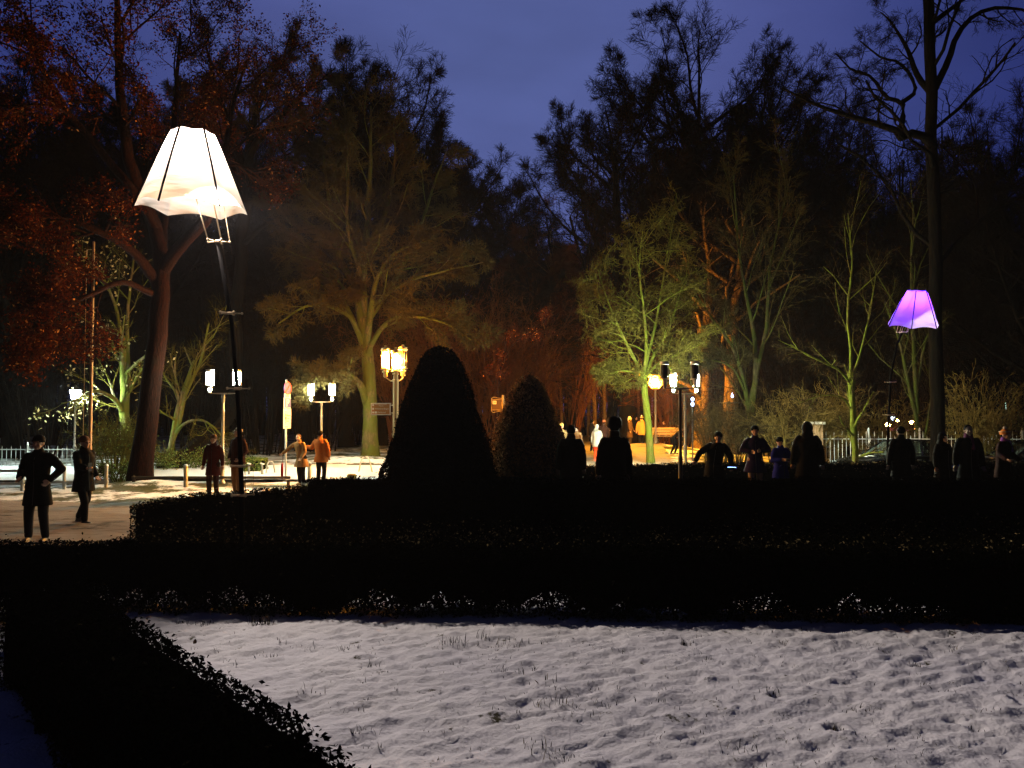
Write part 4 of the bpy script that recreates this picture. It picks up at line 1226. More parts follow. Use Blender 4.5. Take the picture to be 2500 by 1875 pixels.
# ------------------------------------------------------------------ lamps
def lantern_parts(root, off, lit, glass_mat, h=.36, z=2.9, turn=1):
    """one post top lantern of a twin lamp, standing on the tray; returns the lantern body part"""
    ox, oy = off
    m = MB()
    m.lathe([(.0, -.235), (.035, -.235), (.042, -.22), (.03, -.19)], (ox, oy, z), 12)
    m.lathe([(.028, -.20), (.05, -.12), (.062, -.03), (.082, -.025), (.118, -.015), (.118, .0), (.075, .012), (0.0, .012)], (ox, oy, z), 16)
    # two slim side straps carrying the cap
    for a in (0.3, 0.3 + PI):
        cx, cy_ = ox + .108 * math.cos(a), oy + .108 * math.sin(a)
        m.tube([(cx, cy_, z - .02), (cx, cy_, z + h + .02)], .009, 6)
    m.lathe([(.0, h + .005), (.116, h + .005), (.122, h + .02), (.10, h + .035), (.118, h + .06), (.112, h + .075), (.0, h + .082)], (ox, oy, z), 18)
    body = m.build('lantern', M['metal_white'], root, smooth=True)
    g = MB()
    if lit:
        g.lathe([(.0, .014), (.062, .014), (.085, .06), (.098, h * .6), (.102, h - .01), (.0, h - .002)], (ox, oy, z), 14)
        g.build('glass', glass_mat, body, smooth=True)
    else:
        g.lathe([(.0, .014), (.076, .014), (.08, h * .3), (.083, h * .31), (.08, h * .33), (.08, h - .01), (.0, h - .002)], (ox, oy, z), 14)
        g.build('glass', M['glass_off'], body, smooth=True)
    n = MB(); n.lathe([(.034, -.19), (.05, -.16), (.055, -.03), (.04, -.028)], (ox, oy, z), 12)
    n.build('neck', glass_mat if False else (M['lamp_white_dim'] if lit else M['metal_white']), body, smooth=True)
    return body

def twin_lamp(name, label, x, d, lit, pole_mat, H=3.3, rz=0.0, glass='lamp_white', group='twin headed park lamps', spacing=.385, base=None):
    b = foot(x, d) if base is None else base
    t = thing(name, label, 'street lamp', b, rz, group)
    z = H - .46
    zb = z - .235
    m = MB()
    m.lathe([(.085, 0), (.085, .06), (.06, .08), (.055, .9), (.06, .92), (.042, .96), (.042, zb - .55), (.048, zb - .54), (.048, zb - .50), (.04, zb - .48), (.04, zb - .16), (.046, zb - .15), (.046, zb - .03), (.02, zb - .01)], (0, 0, 0), 14)
    m.build('pole', pole_mat, t, smooth=True)
    k = MB()
    xs = np.linspace(-spacing - .02, spacing + .02, 9)
    w = [.035, .05, .06, .066, .068, .066, .06, .05, .035]; dz = [.012, .02, .028, .033, .036, .033, .028, .02, .012]
    ring = []
    for i, xx in enumerate(xs):
        ring.append([(xx, -w[i], zb), (xx, w[i], zb), (xx, w[i] * .8, zb - dz[i]), (xx, -w[i] * .8, zb - dz[i])])
    V = np.array(ring).reshape(-1, 3); F = []
    for i in range(8):
        for j in range(4): F.append((i * 4 + j, i * 4 + (j + 1) % 4, (i + 1) * 4 + (j + 1) % 4, (i + 1) * 4 + j))
    F += [(0, 3, 2, 1), (32, 33, 34, 35)]
    k.add(V, F)
    k.build('crossbar', M['metal_white'], t)
    for s in (-1, 1):
        lantern_parts(t, (s * spacing, 0), lit, M[glass], z=z)
    return t
twin_lamp('street_lamp', 'white lit twin lamp left of the parking sign, partly crossed by the tall black pole', 545, 22.0, True, M['metal_grey'], 3.28)
twin_lamp('street_lamp', 'white lit twin lamp behind the couple in tan and orange coats', 785, 28.0, True, M['metal_grey'], 3.03)
twin_lamp('street_lamp', 'unlit twin lamp on a dark post, nearest of the two at the right', 1660, 19.4, False, M['metal_dark'], 3.36)
twin_lamp('street_lamp', 'lit twin lamp on a pale post just behind the unlit one', 1672, 25.5, True, M['metal_pale'], 3.36, glass='lamp_white_far')

# single lantern at the left
b = foot(184, 28)
t = thing('street_lamp', 'single white lantern on a slim post at the far left', 'street lamp', b)
m = MB(); m.lathe([(.09, 0), (.09, .08), (.06, .12), (.05, .8), (.035, .85), (.03, 2.25), (.05, 2.27), (.03, 2.3)], sides=12); m.build('pole', M['metal_pale'], t, smooth=True)
m = MB()
for k in range(4):
    a = k * PI / 2 + .4
    m.tube([(0.03 * math.cos(a), .03 * math.sin(a), 2.26), (.13 * math.cos(a), .13 * math.sin(a), 2.34), (.12 * math.cos(a), .12 * math.sin(a), 2.48)], .01, 5)
m.lathe([(.0, 2.47), (.13, 2.47), (.14, 2.49), (.0, 2.50)], sides=6)
m.lathe([(.24, 2.82), (.235, 2.84), (.10, 2.94), (.05, 2.95), (.05, 3.0), (.0, 3.03)], sides=6)
for k in range(6):
    a = k * PI / 3
    m.tube([(.135 * math.cos(a), .135 * math.sin(a), 2.48), (.225 * math.cos(a), .225 * math.sin(a), 2.83)], .007, 4)
lb = m.build('lantern', M['metal_dark'], t)
m = MB(); m.lathe([(0, 2.502), (.13, 2.502), (.21, 2.815), (0, 2.818)], sides=6); m.build('glass', M['lamp_cyan'], lb)

# cluster of three amber lanterns with the finger post
b = foot(966, 23)
t = thing('street_lamp', 'ornate amber lantern cluster left of the black yew cone, two lit and one dark', 'street lamp', b)
m = MB(); m.lathe([(.13, 0), (.13, .25), (.10, .3), (.085, 1.2), (.085, 2.95), (.10, 2.97), (.10, 3.02), (.075, 3.04), (.06, 3.22), (.0, 3.24)], sides=16); m.build('pole', M['brass'], t, smooth=True)
for (ox, oy, lit, dz) in ((-.30, -.06, True, .02), (0.02, -.14, True, -.05), (.19, .16, False, .06)):
    m = MB(); z = 3.36 + dz
    m.tube([(0, 0, 3.0), (ox * .5, oy * .5, 2.98), (ox, oy, 3.08), (ox, oy, z - .1)], .018, 8)
    m.lathe([(.0, -.30), (.03, -.30), (.062, -.27), (.062, -.16), (.095, -.14), (.095, -.11), (.06, -.10), (.06, -.08), (.145, -.065), (.15, -.045), (.11, -.03), (.12, 0), (0, .0)], (ox, oy, z), 18)
    m.lathe([(0, .47), (.125, .47), (.13, .485), (.10, .495), (.15, .51), (.15, .525), (.09, .54), (.13, .555), (.13, .575), (.05, .60), (.03, .63), (.04, .65), (0, .67)], (ox, oy, z), 18)
    for k in range(6):
        a = k * PI / 3; m.tube([(ox + .112 * math.cos(a), oy + .112 * math.sin(a), z - .01), (ox + .112 * math.cos(a), oy + .112 * math.sin(a), z + .48)], .007, 4)
    lb = m.build('lantern', M['brass'], t, smooth=True)
    m = MB(); m.lathe([(0, .004), (.098, .004), (.105, .2), (.098, .466), (0, .468)], (ox, oy, z), 14); gg = m.build('glass', M['amber_glass'] if lit else M['glass_off'], lb, smooth=True)
    if lit:
        m = MB(); m.lathe([(0, .04), (.035, .06), (.044, .2), (.035, .40), (0, .42)], (ox, oy, z), 12); m.build('bulb', M['lamp_sodium'], gg, smooth=True)

def text_mesh(body, size, depth=.002, bold=0.0):
    cu = bpy.data.curves.new('txt', 'FONT'); cu.body = body; cu.size = size; cu.extrude = depth; cu.align_x = 'LEFT'; cu.align_y = 'CENTER'
    cu.offset = bold
    o = bpy.data.objects.new('txt', cu); COL.objects.link(o)
    bpy.context.evaluated_depsgraph_get().update()
    me = bpy.data.meshes.new_from_object(o.evaluated_get(bpy.context.evaluated_depsgraph_get()))
    bpy.data.objects.remove(o)
    return me
def lettering(body, size, mat, parent, loc, rot=(PI / 2, 0, 0), name='lettering', bold=0.0):
    o = put(name, text_mesh(body, size, bold=bold), mat, parent, loc); o.rotation_euler = rot; return o
M['sign_brown'] = simple('brown_sign_face', (0.42, 0.20, 0.06), 0.5)
M['sign_white'] = simple('white_sign_face', (0.75, 0.74, 0.68), 0.5)
M['sign_blue'] = simple('blue_sign_face', (0.03, 0.05, 0.35), 0.4)
M['sign_red'] = simple('red_sign_face', (0.6, 0.03, 0.02), 0.4)
M['ink'] = simple('black_lettering', (0.02, 0.02, 0.02), 0.5)
f = thing('finger_sign', 'small brown finger sign with three rows of pale writing below the amber lanterns', 'sign', b + Vector((0, 0, 2.0)), 0.08)
m = MB(); m.box((-.43, 0, .14), (.56, .02, .34)); pl = m.build('sign_face', M['sign_brown'], f)
m = MB()
m.box((-.43, -.006, .303), (.60, .03, .025)); m.box((-.43, -.006, -.03), (.60, .03, .025)); m.box((-.72, -.006, .137), (.02, .03, .308)); m.box((-.16, -.006, .137), (.03, .034, .36))
m.box((-.11, 0, .25), (.10, .025, .03)); m.box((-.11, 0, .02), (.10, .025, .03)); m.build('frame', M['metal_white'], f)
for k, tx in enumerate(('Naturhistorisches', 'Wilhelms-Bogen', 'Parkhotel')):
    z = .255 - k * .11
    m = MB(); m.lathe([(0, 0), (.03, 0), (.03, .004), (0, .004)], sides=14)
    o = m.build('symbol', M['sign_white'], f); o.location = (-.665, -.012, z); o.rotation_euler = (PI / 2, 0, 0)
    if k == 0:
        lettering(tx, .048, M['sign_white'], f, (-.61, -.014, z + .022)); lettering('Museum', .042, M['sign_white'], f, (-.50, -.014, z - .022))
    elif k == 1:
        lettering(tx, .062, M['sign_white'], f, (-.61, -.014, z))
    else:
        m = MB(); m.box((-.585, -.013, z), (.07, .005, .06)); m.build('symbol', M['sign_white'], f)
        lettering(tx, .062, M['sign_white'], f, (-.53, -.014, z))

# orange globe lamp on the promenade
b = foot(1600, 40)
t = thing('street_lamp', 'single orange globe lamp on a post beside the round headed tree', 'street lamp', b)
m = MB(); m.lathe([(.10, 0), (.10, .3), (.06, .36), (.05, 2.2), (.085, 2.3), (.05, 2.4), (.045, 2.8), (.13, 2.93), (.13, 2.98), (0, 2.98)], sides=12); m.build('pole', M['brass'], t, smooth=True)
m = MB(); m.ell((0, 0, 3.24), (.36, .36, .36), nu=20, nv=12); gl = m.build('globe', M['amber_glass'], t, smooth=True)
m = MB(); m.ell((0, 0, 3.24), (.15, .15, .15), nu=14, nv=9); m.build('bulb', M['lamp_globe'], gl, smooth=True)

# tall thin mast at the left
b = foot(222, 19.5)
t = thing('mast', 'tall thin mast rising behind the walking person at the left', 'mast', b)
m = MB(); m.lathe([(.07, 0), (.07, .1), (.045, .14), (.03, 6.4), (0, 6.42)], sides=10); m.build('pole', M['wood'], t, smooth=True)
m = MB(); m.tube([(.03, 0, 6.2), (-.17, 0, 6.2), (-.18, 0, .9), (0, 0, .8)], .008, 5); m.build('halyard', M['rope'], t)

# ------------------------------------------------------------------ umbrella lamps
M['shade_white'], _nt, _b = new_mat('white_shade_cloth')
def cloth(name, dif, tr, mix):
    m, nt, b = new_mat(name)
    N, L = nt.nodes, nt.links
    t = N.new('ShaderNodeBsdfTranslucent'); t.inputs['Color'].default_value = (*tr, 1)
    b.inputs['Base Color'].default_value = (*dif, 1); b.inputs['Roughness'].default_value = .9
    b.inputs['Specular IOR Level'].default_value = 0.05
    mx = N.new('ShaderNodeMixShader'); mx.inputs[0].default_value = mix
    L.new(b.outputs[0], mx.inputs[1]); L.new(t.outputs[0], mx.inputs[2])
    out = [x for x in N if x.type == 'OUTPUT_MATERIAL'][0]
    L.new(mx.outputs[0], out.inputs['Surface'])
    tc = N.new('ShaderNodeTexCoord'); mp = N.new('ShaderNodeMapping'); mp.inputs['Scale'].default_value = (3, 3, 14)
    n = N.new('ShaderNodeTexNoise'); n.inputs['Scale'].default_value = 1.2; n.inputs['Detail'].default_value = 4
    L.new(tc.outputs['Object'], mp.inputs[0]); L.new(mp.outputs[0], n.inputs['Vector'])
    bp = N.new('ShaderNodeBump'); bp.inputs['Strength'].default_value = .3; bp.inputs['Distance'].default_value = .04
    L.new(n.outputs[0], bp.inputs['Height']); L.new(bp.outputs[0], b.inputs['Normal']); L.new(bp.outputs[0], t.inputs['Normal'])
    return m
M['shade_white'] = cloth('white_shade_cloth', (.85, .80, .72), (.95, .84, .70), .45)
M['shade_purple'] = cloth('violet_shade_cloth', (.22, .14, .60), (.80, .62, .95), .5)

def umbrella_lamp(label, pole_pts, shade_c, tilt, cloth_mat, bulb_col, bulb_w, lawn_spot_w, brackets, R=.65, Hs=.97, rt=.25, panels=6, turn=-1.75, strings=True):
    """pole_pts world from base to top; shade_c world centre of the rim"""
    base = Vector(pole_pts[0])
    t = thing('umbrella_lamp', label, 'lamp', base)
    loc = [Vector(p) - base for p in pole_pts]
    m = MB(); m.tube(loc, np.linspace(.032, .024, len(loc)), 12); m.build('pole', M['pole_black'], t, smooth=True)
    top = loc[-1]
    # brackets: five spoked stars on the pole with strings from star to star
    def on_pole(z):
        for a, b_ in zip(loc[:-1], loc[1:]):
            if a.z <= z <= b_.z: return a.lerp(b_, (z - a.z) / (b_.z - a.z))
        return top
    tips = []
    for i, z in enumerate(brackets + [top.z + .01]):
        c = on_pole(z) if z <= top.z else top.copy()
        c = Vector((c.x, c.y, z))
        m = MB(); m.ell(c, (.045, .045, .022)); tp = []
        for k in range(5):
            a = .35 + k * 2 * PI / 5
            e = c + Vector((.14 * math.cos(a), .14 * math.sin(a), .004))
            m.tube([c, e], [.010, .008], 6); m.ell(e, (.016, .016, .016), nu=8, nv=6); tp.append(e)
        m.build('bracket', M['rope'], t, smooth=True); tips.append(tp)
    if strings:
        for a, b_ in zip(tips[:-1], tips[1:]):
            for k in (0, 1, 2, 3, 4):
                m = MB(); m.tube([a[k], a[k].lerp(b_[k], .5) + Vector((.004, 0, 0)), b_[k]], .0022, 4); m.build('string', M['cord'], t)
    # shade
    sh = bpy.data.objects.new('lamp_shade', None)
    Rm = Matrix.Rotation(tilt[0], 4, 'X') @ Matrix.Rotation(tilt[1], 4, 'Y')
    na, nz = panels * 14, 18
    V = []
    for j in range(nz + 1):
        u = j / nz
        for i in range(na):
            a = turn + i * 2 * PI / na; w = (i % 14) / 14; s = math.sin(PI * w)
            r_ = rt + (R - rt) * (u ** 0.94)
            r_ *= 1 - (.030 + .035 * u) * s                      # cloth drawn in between the ribs
            wr = .006 * math.sin(9 * u + 5 * a) * s * u + (.010 * math.sin(26 * u + 2.2 * math.sin(3 * a)) * s * max(0, u - .55) * 2)
            r_ += wr
            z = Hs * (1 - u)
            z += .06 * s * u ** 8 - .022 * s * (1 - u) ** 8
            V.append((r_ * math.cos(a), r_ * math.sin(a), z))
    F = [(j * na + i, j * na + (i + 1) % na, (j + 1) * na + (i + 1) % na, (j + 1) * na + i) for j in range(nz) for i in range(na)]
    m = MB(); m.add(V, F)
    c = shade_c - base
    shade = m.build('lamp_shade', cloth_mat, t, smooth=True); shade.matrix_local = Matrix.Translation(c) @ Rm
    for k in range(panels):
        a = turn + k * 2 * PI / panels
        m = MB(); pts = []
        for u in np.linspace(0, 1, 7):
            r_ = rt + (R - rt) * (u ** .94) + .016
            pts.append((r_ * math.cos(a), r_ * math.sin(a), Hs * (1 - u) - .01 * (u > .9)))
        m.tube(pts, .0125, 6); m.build('rib', M['pole_black'], shade, smooth=True)
    m = MB(); m.tube([(rt * .96 * math.cos(q), rt * .96 * math.sin(q), Hs - .01) for q in np.linspace(0, 2 * PI, 25)], .006, 5)
    m.build('ring', M['pole_black'], shade)
    # rods from the top star up to the ring
    Mi = Matrix.Translation(c) @ Rm
    for k in range(5):
        a = .35 + k * 2 * PI / 5
        e = Mi @ Vector((rt * .9 * math.cos(a), rt * .9 * math.sin(a), Hs - .02))
        m = MB(); m.tube([tips[-1][k], e], .005, 5); m.build('rod', M['rope'], t)
    # the lamp's bulb high in the shade, and an added spot lighting the lawn
    ld = bpy.data.lights.new('bulb', 'POINT'); ld.energy = bulb_w; ld.color = bulb_col; ld.shadow_soft_size = .05
    lo = bpy.data.objects.new('bulb', ld); COL.objects.link(lo); lo.parent = t; lo.location = Mi @ Vector((0, 0, Hs * .72))
    if lawn_spot_w:
        fd = bpy.data.lights.new('added_lawn_spot', 'SPOT'); fd.energy = lawn_spot_w; fd.color = bulb_col; fd.shadow_soft_size = .06
        fd.spot_size = math.radians(88); fd.spot_blend = .55
        fo = bpy.data.objects.new('added_lawn_spot', fd); COL.objects.link(fo); fo.parent = t
        fl_ = Mi @ Vector((0, 0, .05)); fo.location = fl_
        aim = Vector((1.9, 5.3, 0)) - (base + fl_)
        q = aim.to_track_quat('-Z', 'Y'); fo.rotation_mode = 'QUATERNION'; fo.rotation_quaternion = q
        dl = q.inverted() @ Vector((0, 0, -1))
        # the added spot is stronger sideways than straight down, to even out the lawn
        fd.use_nodes = True; nt = fd.node_tree; em = [n for n in nt.nodes if n.type == 'EMISSION'][0]
        tc = nt.nodes.new('ShaderNodeTexCoord'); sp = nt.nodes.new('ShaderNodeVectorMath'); sp.operation = 'DOT_PRODUCT'
        sp.inputs[1].default_value = dl
        ab = nt.nodes.new('ShaderNodeMath'); ab.operation = 'ABSOLUTE'
        pw = nt.nodes.new('ShaderNodeMath'); pw.operation = 'POWER'; pw.inputs[1].default_value = -2.5
        mn = nt.nodes.new('ShaderNodeMath'); mn.operation = 'MINIMUM'; mn.inputs[1].default_value = 24.0
        nt.links.new(tc.outputs['Normal'], sp.inputs[0]); nt.links.new(sp.outputs['Value'], ab.inputs[0]); nt.links.new(ab.outputs[0], pw.inputs[0])
        nt.links.new(pw.outputs[0], mn.inputs[0]); nt.links.new(mn.outputs[0], em.inputs['Strength'])
    return t
d0 = 9.5
umbrella_lamp('giant glowing white umbrella shaped lampshade on a tall leaning black pole',
              [Vector((X(596, d0), d0, 0)), P(590, 1200, d0), P(583, 1000, d0), P(566, 790, d0), P(532, 592, d0)],
              P(469, 514, d0), (math.radians(4), math.radians(1.5)), M['shade_white'], (1.0, .86, .79), 120, 470,
              [P(0, 1209, d0).z, P(0, 1138, d0).z, P(0, 949, d0).z, P(0, 765, d0).z])
d1 = 20.6
umbrella_lamp('violet glowing umbrella shaped lampshade on a dark pole at the right',
              [Vector((X(2162, d1), d1, -.2)), P(2168, 1050, d1), P(2175, 915, d1), P(2190, 840, d1), P(2203, 812, d1)],
              P(2229, 797, d1), (math.radians(13), math.radians(0)), M['shade_purple'], (.20, .050, 1.0), 115, 0,
              [P(0, 995, d1).z, P(0, 915, d1).z], turn=-PI / 3, strings=False)

# ------------------------------------------------------------------ signs, posts, rails, fence
b = foot(699, 22.7)
t = thing('parking_sign', 'tall sign post with round disc, blue P plate and long pale notice', 'sign', b, math.radians(74))
m = MB(); m.lathe([(.03, 0), (.03, 3.0), (0, 3.01)], sides=10); m.build('pole', M['metal_pale'], t, smooth=True)
def Hh(y): return P(0, y, 22.7).z
zc = Hh(948)
m = MB(); m.lathe([(0, 0), (.19, 0), (.19, .012), (0, .012)], sides=28); o = m.build('disc', M['sign_blue'], t); o.location = (0, -.035, zc); o.rotation_euler = (PI / 2, 0, 0)
m = MB(); a = np.linspace(0, 2 * PI, 29)[:-1]
m.lathe([(.155, .012), (.155, .017), (.192, .017), (.192, .012)], sides=28); m.box((0, 0, .0145), (.31, .036, .005), Matrix.Rotation(PI / 4, 3, 'Z')); q = m.build('red_ring', M['sign_red'], o)
m = MB(); m.box((0, -.037, Hh(967)), (.32, .008, .14)); o = m.build('plate', M['sign_white'], t); lettering('7-19 h', .07, M['ink'], o, (-.11, -.043, Hh(967)))
zp = Hh(984)
m = MB(); m.box((0, -.037, zp), (.36, .008, .32)); o = m.build('plate', M['sign_white'], t)
m = MB(); m.box((.02, -.043, zp), (.30, .006, .28)); o2 = m.build('blue_field', M['sign_blue'], o); lettering('P', .30, M['sign_white'], o, (-.08, -.049, zp), bold=.012)
zn = Hh(1022)
m = MB(); m.box((0, -.037, zn), (.40, .008, .58)); o = m.build('plate', M['sign_white'], t)
for k, (tx, s_, dz) in enumerate((('<->', .06, .20), ('Mo - Fr', .05, .13), ('mit Parkschein', .05, .09), ('2 Std.', .05, .0), ('Werktags', .05, -.07), ('frei', .055, -.12), ('*', .06, -.19), ('Bewohner', .04, -.24))):
    lettering(tx, s_, M['ink'], o, (-.13 if k != 3 else -.01, -.043, zn + dz))
m = MB(); m.box((-.08, -.043, zn + .01), (.07, .005, .09)); m.build('symbol', M['ink'], o)

# square sign frame by the smaller bush
b = foot(1228, 24.5)
t = thing('sign_frame', 'square dark frame with a small pale number plate, left of the egg shaped bush', 'sign', b)
zc = P(0, 988, 24.5).z
m = MB(); m.lathe([(.04, 0), (.04, zc + .3), (0, zc + .31)], sides=10); m.build('pole', M['brass'], t, smooth=True)
m = MB()
m.tube([(-.04, 0, zc + .2), (-.30, 0, zc + .24), (-.36, 0, zc + .20), (-.37, 0, zc - .2), (-.32, 0, zc - .25), (-.04, 0, zc - .2)], .014, 6)
m.box((-.2, 0, zc + .17), (.34, .02, .02)); m.box((-.2, 0, zc - .17), (.34, .02, .02)); m.build('frame', M['brass'], t)
m = MB(); m.box((-.2, .012, zc), (.3, .01, .31)); bd = m.build('board', M['leaf_brown'], t)
m = MB(); m.box((-.27, -.002, zc + .07), (.12, .006, .11)); pl = m.build('plate', M['sign_white'], t); lettering('24', .085, M['ink'], pl, (-.32, -.007, zc + .07))

def rail(name, label, xs, d, h, bars, cap=False, mat=None):
    b = foot(xs[0], d)
    t = thing(name, label, 'railing', b)
    mat = mat or M['metal_pale']
    for x in xs:
        p = foot(x, d) - b
        m = MB(); m.lathe([(.045, -.05), (.045, h - .06), (.05, h - .05), (.05, h - .02), (.025, h), (0, h + .01)], tuple(p), 10); m.build('post', mat, t, smooth=True)
    for z in bars:
        m = MB(); m.box(((X(xs[-1], d) - b.x) / 2, 0, z), (X(xs[-1], d) - b.x + .1, .05, .07)); m.build('rail', mat, t)
rail('railing', 'two bar knee rail at the left edge behind the person in the long dark jacket', (-140, 59), 20.4, .55, (.50, .16))
rail('railing', 'low single bar rail with pale posts behind the walking person', (59, 161, 263), 20.6, .60, (.18,))
rail('railing', 'long low timber kerb rail along the near edge of the snowy road', (330, 596, 706), 21.2, .16, (.11,), mat=M['wood_dark'])
def bollard(label, x, d, h=.62):
    t = thing('bollard', label, 'bollard', foot(x, d), 0, 'pale bollards by the road')
    m = MB(); m.lathe([(.055, -.05), (.055, h - .12), (.048, h - .11), (.048, h - .09), (.06, h - .08), (.06, h - .04), (.03, h), (0, h + .005)], sides=12); m.build('post', M['metal_pale'], t, smooth=True)
bollard('pale round topped bollard right of the thick red brown trunk', 456, 21, .60)
bollard('pale bollard standing between the couple in tan and orange coats', 757, 22.3, .60)
t = thing('stump', 'short squat stone stump on the edge of the bed left of the black yew cone', 'stump', foot(860, 21.5))
m = MB(); m.lathe([(.13, -.05), (.14, .1), (.135, .28), (.11, .32), (0, .33)], sides=14); m.build('stone', M['bark_moss'], t, smooth=True)
def bike_rack(label, x, d, s=1.0, rz=0):
    t = thing('bike_rack', label, 'bike rack', foot(x, d), rz, 'tubular bike racks')
    m = MB(); m.tube([(-.26 * s, 0, -.05), (-.16 * s, 0, .5 * s), (-.08 * s, 0, .60 * s), (.08 * s, 0, .60 * s), (.16 * s, 0, .5 * s), (.28 * s, 0, -.05)], .022, 8); m.build('hoop', M['metal_pale'], t, smooth=True)
bike_rack('tubular hoop in the snow at the foot of the stout mossy tree', 893, 25.5, .9)
bike_rack('small hoop at the right end of the green lit hedge block', 662, 25.2, .7, .9)
for (x, lab) in ((610, 'short post with a snow cap before the green lit hedge block'), (642, 'slanting post at the right end of the green lit hedge block')):
    t = thing('marker_post', lab, 'post', foot(x, 24.6), 0, 'short posts by the green lit hedge')
    m = MB(); m.lathe([(.03, -.05), (.03, .38), (0, .38)], sides=8); m.build('post', M['metal_grey'], t)
    m = MB(); m.box((0, 0, .395), (.12, .10, .03), Matrix.Rotation(.3, 3, 'Y')); m.build('cap', M['sign_white'], t)

def fence(label, x0, x1, d0_, d1_, h, step, mat, group=None, z_extra=0.0, brace=False):
    a = foot(x0, d0_); c = foot(x1, d1_)
    t = thing('iron_fence', label, 'fence', a, math.atan2(c.y - a.y, c.x - a.x), group)
    L_ = math.hypot(c.x - a.x, c.y - a.y); n = int(L_ / step)
    dz = (c.z - a.z)
    m = MB()
    for i in range(n + 1):
        u = i / n; z = dz * u; hh = h if i % 2 == 0 else h * .9
        m.tube([(u * L_, 0, z + .05), (u * L_, 0, z + hh - .07), (u * L_, 0, z + hh)], [.010, .010, .002], 5)
    m.build('bars', mat, t)
    for zz in (.18, h * .82):
        m = MB(); m.box((L_ / 2, 0, zz + dz / 2), (L_, .03, .035)); m.build('rail', mat, t)
    k = max(2, int(L_ / 1.9))
    for i in range(k + 1):
        u = i / k
        m = MB(); m.lathe([(.035, -.1), (.035, h + .02), (.045, h + .03), (.045, h + .05), (.02, h + .07), (.03, h + .10), (0, h + .13)], (u * L_, 0.0, dz * u), 8); m.build('post', mat, t, smooth=True)
        if brace:
            m = MB(); m.tube([(u * L_, -.02, dz * u + h * .75), (u * L_ + .28, -.10, dz * u)], .018, 6); m.build('brace', mat, t)
fence('pale iron fence with braced posts at the far left behind the snowy road', -60, 200, 28.6, 28.6, .78, .17, M['metal_pale'], brace=True)
fence('tall spiked iron fence behind the parked cars', 1996, 2620, 29.6, 29.2, 1.70, .15, M['metal_white'])
t = thing('gate_pillar', 'square brick pillar with pale coping at the end of the iron fence', 'pillar', foot(1988, 29.7))
m = MB(); m.box((0, 0, .95), (.46, .46, 2.0)); m.build('shaft', M['brick'], t)
m = MB(); m.box((0, 0, 2.0), (.60, .60, .10)); m.build('coping', M['stone'], t)
a = foot(1935, 29.1); c_ = foot(2620, 28.7)
t = thing('low_wall', 'low pale plinth wall under the iron fence', 'wall', a, math.atan2(c_.y - a.y, c_.x - a.x))
m = MB(); m.box((6, .3, -.02), (12.6, .3, .42)); m.build('masonry', M['brick'], t)
m = MB(); m.box((6, .3, .215), (12.7, .36, .05)); m.build('coping', M['snow_packed'], t)

# bench on the promenade
t = thing('bench', 'wooden slatted bench beyond the round headed tree', 'bench', foot(1632, 41), .15)
m = MB()
for k in range(3): m.box((0, -.16 + k * .15, .44), (1.7, .12, .03))
m.build('seat', M['wood'], t)
m = MB()
for k in range(3): m.box((0, .24, .56 + k * .14), (1.7, .03, .11))
m.build('backrest', M['wood'], t)
for s in (-1, 1):
    m = MB(); m.box((s * .7, -.17, .21), (.07, .07, .43)); m.box((s * .7, .19, .40), (.07, .07, .82)); m.box((s * .7, 0, .40), (.07, .40, .05)); m.build('leg', M['metal_dark'], t)

